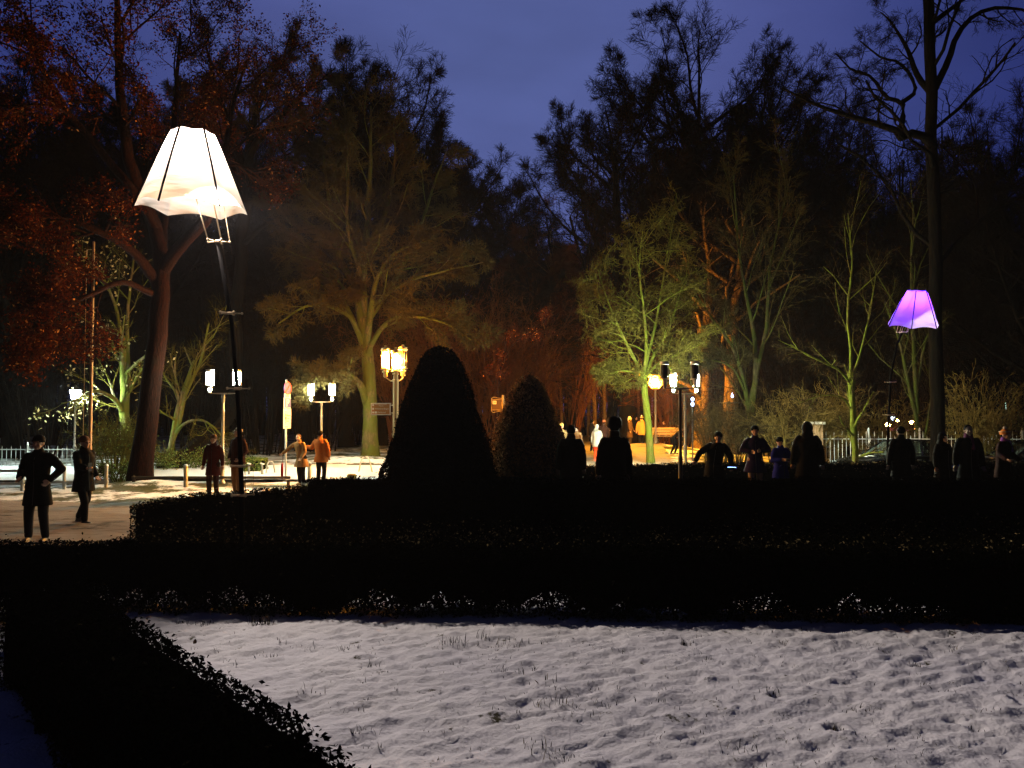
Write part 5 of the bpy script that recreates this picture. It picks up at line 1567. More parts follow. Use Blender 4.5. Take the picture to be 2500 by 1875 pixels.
# ------------------------------------------------------------------ parked cars
M['car_paint'] = simple('black_car_paint', (0.010, 0.011, 0.012), 0.12)
M['car_glass'], nt_, b_ = new_mat('car_window_glass')
b_.inputs['Base Color'].default_value = (.55, .68, .58, 1); b_.inputs['Transmission Weight'].default_value = .9; b_.inputs['Roughness'].default_value = .0; b_.inputs['IOR'].default_value = 1.05
M['rubber'] = simple('tyre_rubber', (.015, .015, .015), .8)
M['rim'] = simple('alloy_rim', (.45, .45, .45), .3, .8)
M['headlight'] = simple('headlight_glass', (.75, .78, .75), .1)
M['tail_light'] = simple('red_tail_light', (.35, .01, .01), .2)
def car(label, x, d, rz, s=1.0):
    b = foot(x, d)
    t = thing('parked_car', label, 'car', b, rz, 'cars parked before the iron fence'); t.scale = (s, s, s)
    # lower body: side outline lofted across the width, nose at -x
    prof = [(-2.20, .30), (-2.26, .48), (-2.18, .66), (-1.90, .76), (-1.10, .88), (-.95, .92), (.2, .95), (1.35, .96), (1.95, .93), (2.18, .86), (2.24, .62), (2.20, .32)]
    n = len(prof)
    W = [(-.78, .94), (-.87, 1.0), (-.87, 1.0), (-.78, .94)]
    ys = [-.88, -.80, 0, .80, .88]
    V = []
    for y in ys:
        k = 1.0 if abs(y) < .85 else .965
        for (px, pz) in prof:
            zz = .30 + (pz - .30) * (1.0 if abs(y) < .5 else (.985 if abs(y) < .85 else .93))
            V.append((px * k * (1 if abs(y) < .5 else .985), y, zz))
    F = []
    for j in range(len(ys) - 1):
        for i in range(n):
            F.append((j * n + i, j * n + (i + 1) % n, (j + 1) * n + (i + 1) % n, (j + 1) * n + i))
    m = MB(); m.add(V, F); m.faces([V[i] for i in range(n)], [tuple(range(n - 1, -1, -1))]); m.faces([V[(len(ys) - 1) * n + i] for i in range(n)], [tuple(range(n))])
    body = m.build('body', M['car_paint'], t, smooth=False)
    # greenhouse: pillars and roof
    roof = [(-.28, 1.38), (.1, 1.45), (.7, 1.45), (1.15, 1.36)]
    base_ = [(-1.05, .915), (1.75, .945)]
    m = MB()
    rv = []
    for y in (-.58, 0, .58):
        for (px, pz) in roof: rv.append((px, y, pz + (.02 if y == 0 else 0)))
    m.add(rv, [(j * 4 + i, j * 4 + i + 1, (j + 1) * 4 + i + 1, (j + 1) * 4 + i) for j in range(2) for i in range(3)])
    rv2 = [(a_, b2_, c2_ - .035) for a_, b2_, c2_ in rv]
    m.add(rv2, [(j * 4 + i + 1, j * 4 + i, (j + 1) * 4 + i, (j + 1) * 4 + i + 1) for j in range(2) for i in range(3)])
    for sy in (-1, 1):
        m.tube([(-1.03, sy * .78, .90), (-.28, sy * .60, 1.39)], .03, 6)
        m.tube([(-.28, sy * .60, 1.385), (.1, sy * .60, 1.445), (.7, sy * .60, 1.445), (1.15, sy * .6, 1.36)], .03, 6)
        m.tube([(.32, sy * .79, .93), (.34, sy * .60, 1.44)], .035, 6)
        m.tube([(1.15, sy * .60, 1.36), (1.72, sy * .76, .93)], .045, 6)
    m.tube([(-.28, -.6, 1.38), (-.28, .6, 1.38)], .02, 6); m.tube([(1.15, -.6, 1.36), (1.15, .6, 1.36)], .02, 6)
    m.build('roof', M['car_paint'], t, smooth=False)
    def pane(q, nm='window'):
        q = [Vector(p) for p in q]; nrm = (q[1] - q[0]).cross(q[2] - q[0]).normalized() * .004
        m = MB(); V = [tuple(p + nrm) for p in q] + [tuple(p - nrm) for p in q]; k = len(q)
        m.faces(V, [tuple(range(k)), tuple(range(2 * k - 1, k - 1, -1))] + [(i, k + i, k + (i + 1) % k, (i + 1) % k) for i in range(k)])
        m.build(nm, M['car_glass'], t)
    for sy in (-1, 1):
        pane([(-.90, sy * .765, .95), (.28, sy * .785, .965), (.30, sy * .61, 1.41), (-.24, sy * .61, 1.37)])
        pane([(.37, sy * .785, .965), (1.58, sy * .755, .97), (1.10, sy * .61, 1.34), (.38, sy * .61, 1.41)])
    pane([(-.98, -.70, .94), (-.98, .70, .94), (-.31, .55, 1.36), (-.31, -.55, 1.36)], 'windscreen')
    pane([(1.68, -.66, .97), (1.68, .66, .97), (1.19, .54, 1.33), (1.19, -.54, 1.33)], 'rear_window')
    m = MB(); m.box((-.1, -.38, .80), (.5, .45, .5)); m.box((.12, -.38, 1.08), (.14, .42, .5)); m.box((-.1, .38, .80), (.5, .45, .5)); m.box((.12, .38, 1.08), (.14, .42, .5)); m.build('seats', M['rubber'], t)
    for sx in (-1.38, 1.36):
        for sy in (-1, 1):
            m = MB(); m.lathe([(.19, -.10), (.31, -.10), (.33, -.06), (.33, .06), (.31, .10), (.19, .10)], sides=24)
            w = m.build('wheel', M['rubber'], t, smooth=True, loc=(sx, sy * .80, .33)); w.rotation_euler = (PI / 2, 0, 0)
            m = MB(); m.lathe([(0, -.085 * 1), (.06, -.09), (.19, -.075), (.20, .075), (.06, .09), (0, .085)], sides=20); m.build('rim', M['rim'], w, smooth=True)
    for sy in (-1, 1):
        m = MB(); m.ell((-2.12, sy * .62, .63), (.11, .17, .075)); m.build('headlight', M['headlight'], t, smooth=True)
        m = MB(); m.ell((2.17, sy * .64, .72), (.06, .15, .08)); m.build('tail_light', M['tail_light'], t, smooth=True)
        m = MB(); m.ell((-.78, sy * .96, 1.00), (.07, .11, .07)); m.build('mirror', M['car_paint'], t, smooth=True)
        m = MB(); m.box((.12, sy * .885, .80), (.16, .02, .025)); m.box((1.15, sy * .885, .80), (.16, .02, .025)); m.build('door_handle', M['rim'], t)
    m = MB()
    snow_v = []
    m.ell((-1.25, .1, .885), (.34, .5, .03)); m.build('snow_patch', M['sign_white'], t, smooth=True)
    return t
car('black saloon parked before the iron fence, seen through its windows behind the thin bright trunk', 2196, 27.2, .10)
car('dark car at the right edge, mostly hidden by people', 2512, 26.2, -.04)

# ------------------------------------------------------------------ people
_cm = {}
def coat_mat(col, rough=.75):
    k = tuple(col)
    if k not in _cm: _cm[k] = simple('cloth_%d' % len(_cm), col, rough, noise=.25, nscale=14, bump=.35)
    return _cm[k]
HAIR_D = (.005, .004, .003); HAIR_B = (.10, .055, .025); HAIR_W = (.55, .50, .42)
def nv(v): v = np.array(v, float); return v / (np.linalg.norm(v) + 1e-9)

def person(label, loc, H, rz=0.0, coat=(.01, .01, .012), coat_hem=.62, coat_w=1.0, trousers=(.004, .004, .005), hat='beanie', hat_col=(.003, .003, .003),
           hair=HAIR_D, arms=(((.25, .02, -1), (.1, -.15, -1)), ((-.25, .02, -1), (-.1, -.15, -1))), feet=((.11, 0), (-.11, 0)), knees=(.02, .02),
           lean=(0, 0), head_turn=(0, 0), scarf=None, hood=False, shoes=(.015, .012, .010), near=True, bag=None, group=None, gloves=None, skirt=False):
    """a standing or walking figure, facing -Y before it is turned"""
    s = H / 1.75
    t = thing('person', label, 'person', loc, rz, group)
    vox = .0105 if near else .02
    def Lz(p):        # lean the upper body about the hips
        p = np.array(p, float); k = max(0, p[2] - .92)
        return np.array([p[0] + lean[0] * k, p[1] + lean[1] * k, p[2] - (abs(lean[1]) ** 2 + abs(lean[0]) ** 2) * k * .35])
    J = {}
    hip = [np.array([.09, 0, .90]), np.array([-.09, 0, .90])]
    kn, an = [], []
    for i in (0, 1):
        a = np.array([feet[i][0], feet[i][1], .085 + (feet[i][2] if len(feet[i]) > 2 else 0)])
        k = (hip[i] * .47 + a * .53) + np.array([0, -.03 - knees[i], 0]); kn.append(k); an.append(a)
    sh = [Lz([.178, .0, 1.415]), Lz([-.178, .0, 1.415])]
    el, wr = [], []
    for i in (0, 1):
        u = nv(arms[i][0]); f = nv(arms[i][1])
        e = sh[i] + u * .285; el.append(e); wr.append(e + f * .245)
    neck = Lz([0, .01, 1.47]); hd = Lz([0, -.012, 1.625]) + np.array([head_turn[0] * .03, head_turn[1] * .05, 0])
    yaw = head_turn[0]; Rh = np.array(Matrix.Rotation(yaw, 3, 'Z') @ Matrix.Rotation(head_turn[1] * .5, 3, 'X'))
    def hp(x, y, z): return hd + Rh @ np.array([x, y, z])
    # --- body, one continuous skin
    b = MB()
    for i in (0, 1):
        b.cap(hip[i], .075, kn[i], .052); b.cap(kn[i], .052, an[i], .036); b.cap(an[i] + [0, .02, -.03], .034, an[i] + [0, -.13, -.045], .028)
        b.cap(sh[i], .052, el[i], .040); b.cap(el[i], .038, wr[i], .025)
        f = nv(arms[i][1]); side = nv(np.cross(f, [0, 1, 0.01])); up_ = np.cross(side, f)
        c = wr[i] + f * .045
        b.cap(wr[i] - f * .01, .024, wr[i] + f * .03, .030, sx=1.0)
        for q in (-1.5, -.5, .5, 1.5):
            b.cap(wr[i] + f * .03 + side * q * .012, .017, wr[i] + f * .082 + side * q * .0195, .0135)
            r0 = wr[i] + f * .085 + side * q * .0205; ln = (.036, .043, .040, .031)[int(q + 1.5)]
            m1 = r0 + (f * .85 - up_ * .35) * ln; m2 = m1 + (f * .55 - up_ * .8) * ln * .8
            b.cap(r0, .0105, m1, .0095, 8); b.cap(m1, .0095, m2, .0085, 8)
        th = wr[i] + f * .03 - side * .026 * (1 if i == 0 else -1)
        t1 = th + (f * .6 - side * .6 * (1 if i == 0 else -1) - up_ * .3) * .042; b.cap(th, .015, t1, .0115, 8); b.cap(t1, .0115, t1 + (f * .9 - up_ * .3) * .03, .0095, 8)
    b.ell(Lz([0, 0, .97]), (.155, .105, .14)); b.ell(Lz([0, 0, 1.14]), (.14, .095, .17)); b.ell(Lz([0, 0, 1.32]), (.165, .105, .16))
    b.cap(Lz([-.14, 0, 1.415]), .055, Lz([.14, 0, 1.415]), .055)
    b.cap(neck - [0, 0, .04], .056, hd + [0, .012, -.05], .052)
    b.ell(hp(0, .012, .022), (.076, .096, .098), Rh, 18, 12); b.ell(hp(0, -.030, -.042), (.056, .060, .066), Rh, 14, 10)
    b.cap(hp(0, -.090, .012), .011, hp(0, -.112, -.022), .0155, 8); b.ell(hp(0, -.082, .030), (.054, .018, .011), Rh)
    b.ell(hp(0, -.088, -.056), (.026, .013, .010), Rh); b.ell(hp(0, -.078, -.090), (.025, .020, .018), Rh)
    for e_ in (-1, 1): b.ell(hp(e_ * .077, .012, -.005), (.011, .020, .030), Rh); b.ell(hp(e_ * .040, -.070, -.030), (.022, .020, .022), Rh)
    me = remeshed(b, 'body', vox * (.8 if near else 1))
    body = put('body', me, M['skin'], t)
    if near:
        for e_ in (-1, 1):
            m = MB(); m.ell(hp(e_ * .030, -.083, .010), (.012, .008, .007), Rh, 10, 6); m.build('eye', M['ink'], body, smooth=True)
        m = MB(); m.ell(hp(0, -.101, -.057), (.020, .004, .0035), Rh, 10, 6); m.build('mouth', coat_mat((.20, .06, .05)), body, smooth=True)
    # --- trousers
    m = MB()
    for i in (0, 1):
        m.cap(hip[i] + [0, 0, .04], .105, kn[i], .078); m.cap(kn[i], .078, an[i] + [0, 0, .02], .062)
    m.ell([0, 0, .95], (.165, .125, .14))
    put('trousers', remeshed(m, 'trousers', vox * 1.5), coat_mat(trousers), t)
    # --- shoes
    for i in (0, 1):
        m = MB(); a = an[i]
        m.cap(a + [0, .035, -.035], .045, a + [0, -.15, -.047], .037); m.cap(a + [0, .01, -.03], .05, a + [0, .01, .05], .055)
        m.box(a + [0, -.06, -.076], (.09, .26, .018))
        put('shoe', remeshed(m, 'shoe', .014), coat_mat(shoes, .5), t)
    # --- coat with sleeves
    m = MB(); w = 1 + (coat_w - 1) * .62
    prof = [(.92, .0), (1.05, .0), (1.20, .0), (1.34, .0), (1.44, .0), (1.49, 0)]
    rw = {0: .165, 1: .158, 2: .172, 3: .188, 4: .135, 5: .075}; rd = {0: .135, 1: .13, 2: .14, 3: .14, 4: .11, 5: .08}
    rings = []
    fl = .26 if skirt else .10
    for z in np.linspace(coat_hem, .90, 4, endpoint=False):
        k = (.92 - z); rings.append((np.array([0, 0, z]), (.178 + k * fl * 1.15) * w, (.135 + k * fl) * w))
    for q, (z, _) in enumerate(prof): rings.append((Lz([0, 0, z]), rw[q] * (w if q < 4 else 1 + (w - 1) * .5), rd[q] * w))
    na = 22; a = np.arange(na) * 2 * PI / na; V = []
    for (c, rx, ry) in rings:
        V += [c + np.array([rx * math.cos(x), ry * math.sin(x), 0]) for x in a]
    F = [(j * na + i, j * na + (i + 1) % na, (j + 1) * na + (i + 1) % na, (j + 1) * na + i) for j in range(len(rings) - 1) for i in range(na)]
    m.add(V, F); m.faces(V[:na], [tuple(range(na - 1, -1, -1))]); m.faces(V[-na:], [tuple(range(na))])
    for i in (0, 1):
        m.cap(sh[i] + np.array([-.02 if i == 0 else .02, 0, -.01]), .070 * w, el[i], .060 * w); m.cap(el[i], .060 * w, wr[i] - nv(arms[i][1]) * .02, .052 * w)
        for q in (.3, .62): m.cap(sh[i] * (1 - q) + el[i] * q, .069 * w, sh[i] * (.9 - q) + el[i] * (q + .1), .066 * w)
    m.cap(neck + [0, .0, -.02], .085, neck + [0, .0, .045], .078)
    if hood: m.ell(Lz([0, .10, 1.50]), (.12, .07, .09))
    c = put('coat', remeshed(m, 'coat', vox * 1.5), coat_mat(coat), t)
    if near:
        z0_ = MB(); zs = np.linspace(coat_hem + .02, 1.40, 8)
        pts = []
        for z in zs:
            dd = (.135 + max(0, .92 - z) * fl) * w if z < .92 else np.interp(z, [p[0] for p in prof], [rd[q] * w for q in range(6)])
            pts.append(Lz([0, -dd - .001, z]) if z > .92 else np.array([0, -dd - .001, z]))
        z0_.tube(pts, .005, 5); z0_.build('zip', M['metal_dark'], c)
        for sg in (-1, 1):
            q_ = MB(); q_.box(Lz([sg * .10, -.128 * w, 1.0]), (.10, .03, .014), Matrix.Rotation(sg * .5, 3, 'Y')); q_.build('pocket', coat_mat(coat), c)
    if gloves:
        for i in (0, 1):
            m = MB(); f = nv(arms[i][1]); m.cap(wr[i], .036, wr[i] + f * .11, .034); put('glove', remeshed(m, 'glove', .014), coat_mat(gloves), t)
    if scarf is not None:
        m = MB(); m.cap(neck + [0, -.01, .0], .098, neck + [0, -.01, .055], .092); m.cap(neck + [.03, -.09, 0], .045, Lz([.05, -.15, 1.25]), .04)
        put('scarf', remeshed(m, 'scarf', .018), coat_mat(scarf), t)
    # --- hair and hat
    m = MB(); m.ell(hp(0, .026, .036), (.086, .094, .098), Rh, 18, 12)
    if hair == HAIR_W or hat == 'long': m.cap(hp(0, .07, -.02), .07, hp(0, .07, -.13), .06)
    m.build('hair', coat_mat(hair), t, smooth=True)
    if hat in ('beanie', 'pompom', 'cap', 'tall', 'helmet'):
        m = MB(); hh = {'beanie': .105, 'pompom': .115, 'cap': .098, 'tall': .20, 'helmet': .12}[hat]
        prof = [(.086, .015), (.095, .02), (.096, .055), (.088, .09), (.066, .122), (.034, .142), (0, .148)]
        if hat == 'tall': prof = [(.096, .0), (.114, .02), (.122, .06), (.118, .12), (.098, .165), (.05, .19), (0, .195)]
        m.lathe(prof, sides=18); V = np.vstack(m.v); V[:, 1] *= 1.12; V = V @ Rh.T + hd + Rh @ np.array([0, .02, 0]); m.v = [V]
        ho = m.build('hat', coat_mat(hat_col), t, smooth=True)
        if hat == 'pompom':
            m = MB(); m.ell(hp(0, .02, .175), (.04, .04, .038)); m.build('pompom', coat_mat((.5, .45, .38)), ho, smooth=True)
            m = MB(); m.tube([hp(.101 * math.cos(x), .02 + .113 * math.sin(x), .085) for x in np.linspace(0, 2 * PI, 19)], .012, 6); m.build('stripe', coat_mat((.5, .4, .28)), ho)
        if hat == 'cap':
            m = MB(); m.ell(hp(0, -.105, .045), (.075, .06, .012), Rh); m.build('brim', coat_mat(hat_col), ho, smooth=True)
    if hat == 'hood':
        m = MB(); m.ell(hp(0, .03, .015), (.112, .118, .135), Rh, 18, 12); m.cap(hp(0, .05, -.06), .105, neck + [0, .03, .0], .125)
        put('hood', remeshed(m, 'hood', .016), coat_mat(coat), t)
    if bag:
        m = MB(); m.tube([Lz([-.13, -.02, 1.44]), Lz([-.02, -.155 * w, 1.25]), Lz([.16, -.10, .95])], .014, 6)
        m.box(Lz([.22, -.02, .86]), (.07, .24, .20)); m.build('shoulder_bag', coat_mat(bag), t)
    t.scale = (s, s, s)
    t['wr0'] = [float(v) for v in wr[0]]; t['wr1'] = [float(v) for v in wr[1]]
    return t

def at(x, d, foot_y=None):
    return foot(x, d)
def hand(t, i, f=(0, 0, 0)):
    w = Vector(list(t['wr%d' % i])) + Vector(f)
    return Matrix.LocRotScale(t.location, t.rotation_euler, t.scale) @ w

DOWN = (((.22, .02, -1), (.06, -.2, -1)), ((-.22, .02, -1), (-.06, -.2, -1)))
# left group
p1 = person('man in a long dark jacket facing the camera, hand on hip, by the left edge', at(97, 12.4), 1.70, .12, coat=(.0022, .0022, .0024), coat_hem=.60, coat_w=1.14, trousers=(.006, .006, .008),
            hat='cap', hat_col=(.006, .005, .005), arms=(((.75, .25, -1), (-.62, -.45, -.75)), ((-.35, .1, -1), (.25, -.7, -.25))), feet=((.14, -.02), (-.14, .02)))
p2 = person('person in dark coat and furry hat walking on the path, one hand held out', at(208, 14.3), 1.62, 1.15, coat=(.0022, .0022, .0024), coat_hem=.66, coat_w=1.2, hat='beanie', hat_col=(.16, .07, .03), hair=HAIR_B,
            arms=(((.2, .3, -1), (.0, -.6, -.8)), ((-.2, -.5, -.8), (0, -1, -.12))), feet=((.06, .20, .04), (-.07, -.14)), knees=(.08, .04))
h = hand(p2, 1, (0, -.10, .02))
t = thing('phone', 'phone held out in the hand of the walking person in the furry hat', 'phone', h, 1.15)
m = MB(); m.box((0, 0, 0), (.075, .010, .15)); m.build('case', M['metal_dark'], t); M['screen_warm'] = glow('dim_phone_screen', (1.0, .55, .25), .35)
m = MB(); m.box((0, .007, 0), (.066, .003, .138)); m.build('screen', M['screen_warm'], t)
p3 = person('shorter person in a dark red coat standing left of the white lit twin lamp', at(523, 18.8), 1.50, .0, coat=(.055, .010, .007), coat_hem=.60, coat_w=1.05, trousers=(.03, .012, .010), hat='beanie', hat_col=(.12, .06, .03), feet=((.10, 0), (-.13, .05)))
p4 = person('man in tan trousers and flat cap standing behind the black lamp pole', at(583, 19.2), 1.66, -.5, coat=(.030, .010, .008), coat_hem=.80, coat_w=1.3, trousers=(.22, .11, .045), hat='cap', hat_col=(.26, .20, .12),
            arms=(((.35, .05, -1), (-.3, -.5, -.6)), ((-.3, .05, -1), (.3, -.5, -.6))), feet=((.08, 0), (-.08, 0)))
p5 = person('woman in a light tan coat reaching down to the left beside the sign post', at(738, 21.7), 1.44, -.35, coat=(.24, .13, .05), coat_hem=.62, coat_w=1.1, hat='none', hair=HAIR_B, lean=(-.18, -.05),
            arms=(((.3, -.1, -1), (-.2, -.5, -.7)), ((-.9, -.25, -.75), (-.85, -.2, -.65))), feet=((.09, 0), (-.08, .03)), head_turn=(.3, .1), skirt=True)
p6 = person('man in a wide orange brown coat seen from behind, arm round the woman in tan', at(785, 22.0), 1.52, PI - .2, coat=(.34, .10, .022), coat_hem=.72, coat_w=1.34, hat='none', hair=HAIR_D,
            arms=(((.5, -.2, -.8), (.7, -.2, .1)), ((-.35, .05, -1), (-.05, -.2, -1))), feet=((.10, 0), (-.10, 0)), lean=(0.05, 0))
h = hand(p5, 1, (-.03, 0, -.03))
t = thing('folded_umbrella', 'folded red umbrella held point down by the woman in the tan coat', 'umbrella', (h.x, h.y, 0.06))
m = MB(); m.lathe([(0, 0), (.006, .01), (.008, .08), (.035, .16), (.04, .34), (.03, .5), (.012, .56), (0, .57)], sides=10); m.build('canopy', coat_mat((.30, .015, .012)), t, smooth=True)
m = MB(); m.lathe([(.008, .55), (.008, h.z - .10), (.014, h.z - .08), (.014, h.z - .02), (0, h.z - .01)], sides=8); m.build('handle', M['wood_dark'], t)

# right of the cones, between the hedges
p7 = person('dark silhouette with broad shoulders right beside the egg shaped bush, seen from behind', at(1394, 15.8), 1.80, PI, coat=(.0022, .0022, .0024), coat_hem=.55, coat_w=1.30, hat='none', arms=DOWN, scarf=(.05, .02, .012))
p8 = person('tall black silhouette in a high fur hat, left of the promenade', at(1499, 13.7), 1.93, PI + .15, coat=(.0022, .0022, .0024), coat_hem=.42, coat_w=1.24, hat='tall', hat_col=(.009, .004, .004), arms=DOWN, scarf=(.05, .02, .01))
p13 = person('dark person bending to the right over a blue glowing phone', at(1742, 17.4), 1.66, -.35, coat=(.0022, .0022, .0024), coat_hem=.62, coat_w=1.3, hat='beanie', lean=(.18, -.40),
             arms=(((.55, -.35, -1), (.1, -.5, -.9)), ((-.9, -.1, -.7), (-.3, -.6, -.7))))
h = hand(p13, 0, (.02, -.07, -.06))
t = thing('phone', 'glowing blue phone screen held low by the bending dark person', 'phone', h, -.35)
m = MB(); m.box((0, 0, 0), (.19, .09, .012), Matrix.Rotation(-.9, 3, 'X')); m.build('case', M['metal_dark'], t)
M['screen_blue'] = glow('blue_phone_screen', (.25, .45, 1.0), 9)
m = MB(); m.box((0, -.006, .008), (.18, .082, .004), Matrix.Rotation(-.9, 3, 'X')); m.build('screen', M['screen_blue'], t)
p14 = person('person with crossed arms in a dark violet coat and pale boots', at(1842, 18.6), 1.72, -.2, coat=(.012, .006, .030), coat_hem=.62, coat_w=1.12, hat='beanie', arms=(((.55, -.1, -1), (-.8, -.6, -.05)), ((-.55, -.1, -1), (.8, -.6, -.15))), shoes=(.3, .22, .14), feet=((.11, 0), (-.11, 0)), skirt=True, trousers=(.25, .16, .10))
p15 = person('child in a blue jacket holding a little camera in both hands', at(1904, 17.6), 1.48, .25, coat=(.012, .018, .22), coat_hem=.66, coat_w=1.28, hat='beanie', hat_col=(.006, .006, .006), arms=(((.35, -.15, -1), (-.45, -.8, .05)), ((-.35, -.15, -1), (.45, -.8, .05))), head_turn=(-.4, .5))
h = (hand(p15, 0, (-.03, -.06, 0)) + hand(p15, 1, (.03, -.06, 0))) / 2
t = thing('camera', 'small pale camera in the hands of the child in blue', 'camera', h, .25)
m = MB(); m.box((0, 0, 0), (.10, .04, .065)); m.build('body', M['metal_grey'], t)
m = MB(); m.lathe([(0, .03), (.022, .03), (.024, -.02), (0, -.02)], sides=12); o = m.build('lens', M['metal_dark'], t, loc=(0, -.03, 0)); o.rotation_euler = (PI / 2, 0, 0)
p16 = person('tall black figure in a hooded coat beside the brick pillar, seen from behind', at(1970, 16.8), 1.84, PI - .3, coat=(.0022, .0022, .0024), coat_hem=.58, coat_w=1.34, hat='hood', hood=True, arms=(((.3, .05, -1), (.12, -.2, -1)), ((-.3, .05, -1), (-.1, -.15, -1))))
p17 = person('black figure standing before the windows of the black saloon', at(2198, 17.4), 1.74, PI, coat=(.0022, .0022, .0024), coat_hem=.6, coat_w=1.2, hat='none', bag=(.003,.003,.003))
p18 = person('black figure with rounded shoulders left of the blue lit bag', at(2300, 17.8), 1.58, .3, coat=(.0022, .0022, .0024), coat_hem=.6, coat_w=1.3, hat='hood')
p19 = person('tall black figure close by the pale clump of stems at the right', at(2362, 16.9), 1.78, -.2, coat=(.0022, .0022, .0024), coat_hem=.55, coat_w=1.2, hat='none', scarf=(.10, .02, .06))
p20 = person('person in an orange and violet knitted hat leaning over at the right edge', at(2446, 17.6), 1.66, .5, coat=(.02, .006, .005), coat_hem=.6, coat_w=1.25, hat='pompom', hat_col=(.50, .16, .03), scarf=(.16, .05, .24), lean=(-.08, -.12),
             arms=(((.3, -.1, -1), (-.2, -.7, -.4)), ((-.5, -.2, -1), (-.3, -.7, -.3))))
t = thing('bag', 'bright blue bag slung between two black figures at the right', 'bag', hand(p18, 0) + Vector((.08, -.03, -.02)))
m = MB(); m.ell((0, 0, .0), (.17, .09, .06)); m.build('pouch', coat_mat((.02, .03, .5)), t, smooth=True)
m = MB(); m.tube([(-.14, 0, .03), (-.06, 0, .16), (.06, 0, .16), (.14, 0, .03)], .008, 5); m.build('strap', M['ink'], t)

# on the promenade, lit orange
f1 = person('person in a pale grey coat and bright red trousers at the left of the promenade', at(1457, 31), 1.52, PI - .6, coat=(.42, .42, .36), coat_hem=.72, coat_w=1.2, trousers=(.75, .07, .02), shoes=(.5, .05, .02), hat='none', hair=HAIR_W, near=False, hood=True)
f2 = person('pale haired person in a dark coat standing left of the one in tan', at(1537, 44), 1.70, 1.2, coat=(.06, .035, .018), coat_hem=.5, coat_w=1.1, hat='none', hair=HAIR_W, near=False, trousers=(.03, .02, .015), arms=(((.15, -.2, -1), (.1, -.6, -1)), ((-.2, 0, -1), (-.1, -.3, -1))), group='people on the promenade')
f3 = person('person in a tan hooded coat and striped bobble hat seen from behind', at(1566, 44), 1.72, PI, coat=(.34, .16, .05), coat_hem=.68, coat_w=1.28, hat='pompom', hat_col=(.14, .08, .05), hood=True, near=False, arms=(((.35, 0, -1), (.12, 0, -1)), ((-.35, 0, -1), (-.12, 0, -1))), group='people on the promenade')
GP = 'people on the promenade'
f4 = person('dark coated person bowing forward just right of the globe lamp post', at(1612, 46), 1.66, .6, coat=(.03, .018, .012), coat_hem=.7, coat_w=1.2, hat='none', near=False, lean=(0, -.3), group=GP)
f5 = person('person in a brown coat at the back of the group by the bench', at(1622, 49), 1.66, 2.6, coat=(.16, .075, .03), coat_hem=.6, coat_w=1.1, hat='beanie', hat_col=(.2, .1, .05), near=False, group=GP)
f6 = person('person in an olive coat with a bare head, right of the brown coated one', at(1636, 50), 1.76, PI, coat=(.14, .09, .03), coat_hem=.62, coat_w=1.25, hat='none', near=False, group=GP)
f7 = person('slim person in a light hat, rightmost of the group behind the bench', at(1651, 48), 1.76, -1.2, coat=(.02, .014, .01), coat_hem=.62, hat='beanie', hat_col=(.5, .42, .32), near=False, group=GP)
f8 = person('dark person crouching forward beside the dark lamp post', at(1644, 37), 1.45, 1.1, coat=(.012, .010, .009), coat_hem=.62, coat_w=1.35, hat='none', near=False, lean=(0, -.75), feet=((.11, -.05), (-.11, .12)), knees=(.12, .1), group=GP)
f9 = person('person with a lit head half hidden behind the shoulder of the dark silhouette', at(1371, 29), 1.60, .5, coat=(.20, .12, .05), coat_hem=.6, coat_w=1.1, hat='beanie', hat_col=(.65, .42, .12), near=False)
f10 = person('person in a tan jacket bending between the two black silhouettes', at(1413, 33), 1.42, -.6, coat=(.26, .15, .07), coat_hem=.72, coat_w=1.25, hat='none', near=False, lean=(.1, -.5))
f11 = person('dark person standing just left of the pale grey coat', at(1446, 38), 1.6, 2.2, coat=(.03, .02, .014), coat_hem=.6, hat='none', near=False)
f12 = person('far person in a reddish hat showing above the shoulder of the hatted silhouette', at(1474, 34), 1.66, 2.9, coat=(.05, .02, .012), coat_hem=.6, hat='beanie', hat_col=(.45, .12, .04), near=False)
f13 = person('dark far person between the hatted silhouette and the pale haired one', at(1527, 48), 1.7, .3, coat=(.02, .013, .009), coat_hem=.5, hat='none', near=False, group=GP)
f14 = person('black far person standing behind the tan hooded coat', at(1552, 52), 1.78, .9, coat=(.012, .009, .007), coat_hem=.5, hat='none', near=False, group=GP)

# ------------------------------------------------------------------ small lights at the back
M['bulb_warm'] = glow('warm_bulb', (1.0, .42, .10), 260)
M['bulb_pale'] = glow('pale_bulb', (.75, .85, 1.0), 9)
M['bulb_blue'] = glow('blue_bulb', (.35, .50, 1.0), 9)
M['bulb_amber'] = glow('amber_bulb', (1.0, .30, .04), 5)
def small_light(label, x, y, d, r, mat, sq=1.0):
    b = foot(x, d); p = P(x, y, d) - b
    t = thing('garden_light', label, 'light', b)
    m = MB(); m.lathe([(.02, 0), (.015, p.z - r * sq), (.03, p.z - r * sq * .9), (0, p.z - r * .8 * sq)], sides=8); m.build('stake', M['metal_dark'], t)
    m = MB(); m.ell((0, 0, p.z), (r, r, r * sq), nu=12, nv=8); m.build('globe', mat, t, smooth=True)
small_light('warm ball of light behind the bonnet of the black saloon', 2167, 1037, 34, .10, M['bulb_warm'])
small_light('pale bluish ball of light just above and right of the warm one', 2179, 1021, 38, .10, M['bulb_pale'])
small_light('little cream light right of the pale bluish one', 2190, 1027, 36, .055, M['bulb_warm'])
small_light('small pink white light right of the black figure by the saloon', 2224, 1031, 36, .08, M['bulb_warm'])
b = foot(2234, 35.5); t = thing('light_string', 'string of tiny amber lights hanging above the saloon roof', 'string lights', b)
z0_, z1_ = P(0, 1054, 35.5).z - b.z, P(0, 1031, 35.5).z - b.z
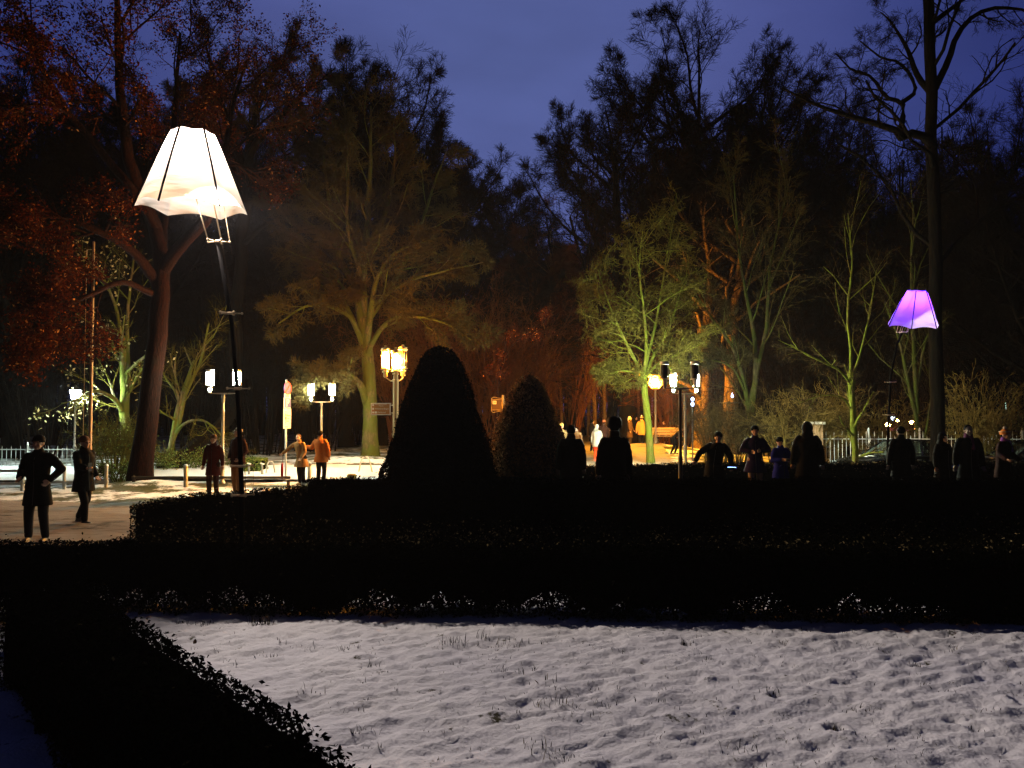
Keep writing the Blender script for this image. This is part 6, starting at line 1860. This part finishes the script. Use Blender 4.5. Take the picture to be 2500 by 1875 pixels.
m = MB(); m.tube([(0, 0, 0), (0, 0, z1_ + .05)], .012, 5); m.build('stake', M['metal_dark'], t)
for k in range(7):
    m = MB(); m.ell((.05 * math.sin(k * 2.1), -.03, z0_ + (z1_ - z0_) * k / 6), (.03, .03, .035), nu=8, nv=6); m.build('bulb', M['bulb_amber'], t, smooth=True)
b = foot(1690, 33); t = thing('signal_post', 'slim post with two small blue white lights stacked, right of the twin lamps', 'signal', b)
m = MB(); m.lathe([(.03, 0), (.03, P(0, 965, 33).z), (0, P(0, 964, 33).z)], sides=8); m.build('pole', M['metal_dark'], t)
for y in (970, 982):
    m = MB(); m.ell((0, -.05, P(0, y, 33).z), (.07, .05, .09), nu=12, nv=8); m.build('light', M['bulb_blue'], t, smooth=True)
b = foot(1788, 34.5); t = thing('hanging_light', 'tiny blue drop of light beside the second thick orange trunk', 'light', P(1788, 966, 34.5))
m = MB(); m.lathe([(0, -.09), (.05, -.06), (.06, -.02), (.03, .05), (.01, .12), (0, .14)], sides=10); m.build('bulb', M['bulb_blue'], t, smooth=True)
m = MB(); m.tube([(0, 0, .13), (-.02, 0, 1.6)], .006, 4); m.build('cord', M['metal_dark'], t)
b = foot(2186, 35); t = thing('garden_umbrella', 'low violet lit garden umbrella behind the black saloon', 'umbrella', b)
zz = P(0, 1047, 35).z - b.z
m = MB(); m.lathe([(.02, 0), (.02, zz)], sides=8); m.build('pole', M['metal_dark'], t)
m = MB(); m.lathe([(0, zz + .12), (.25, zz + .06), (.52, zz - .06), (.50, zz - .08), (.24, zz + .03), (0, zz + .09)], sides=12); m.build('canopy', coat_mat((.30, .06, .40)), t)

# house with one lit arched window at the right
hx, hd_ = X(2442, 46), 46.0
b = Vector((hx, hd_, -.4)); t = thing('house', 'black house at the far right with one lit leaded window', 'house', b)
m = MB(); m.box((3.0, 3.0, 2.6), (15, 6, 5.2)); m.build('wall', M['leaf_brown'], t)
m = MB(); m.faces([(-4.8, -.3, 5.2), (10.8, -.3, 5.2), (10.8, 6.3, 5.2), (-4.8, 6.3, 5.2), (-4.8, 3, 8.2), (10.8, 3, 8.2)], [(0, 1, 5, 4), (2, 3, 4, 5), (0, 4, 3), (1, 2, 5), (0, 3, 2, 1)]); m.build('roof', M['metal_dark'], t)
zc = P(0, 1003, 46).z - b.z
fr = MB(); 
for sx in (-.36, 0, .36): fr.box((sx, -.03, zc), (.05, .06, 1.05))
for z in (-.5, -.1, .25, .5): fr.box((0, -.034, zc + z), (.76, .05, .04))
w = fr.build('window', M['metal_dark'], t)
M['win'] = glow('lit_window_glass', (.55, 1.0, .80), .75)
m = MB(); m.box((0, -.012, zc), (.70, .02, 1.0)); m.build('pane', M['win'], w)

# ------------------------------------------------------------------ misty night air
def haze(density):
    m = bpy.data.materials.new('night_air'); m.use_nodes = True
    nt = m.node_tree; nt.nodes.clear()
    out = nt.nodes.new('ShaderNodeOutputMaterial'); v = nt.nodes.new('ShaderNodeVolumePrincipled')
    v.inputs['Color'].default_value = (.85, .85, .9, 1); v.inputs['Density'].default_value = density
    v.inputs['Anisotropy'].default_value = 0.3
    nt.links.new(v.outputs[0], out.inputs['Volume'])
    b = MB(); b.box((0, 330, 18), (900, 800, 42)); o = b.build('haze', m); tag(o, kind='stuff')
haze(0.00014)
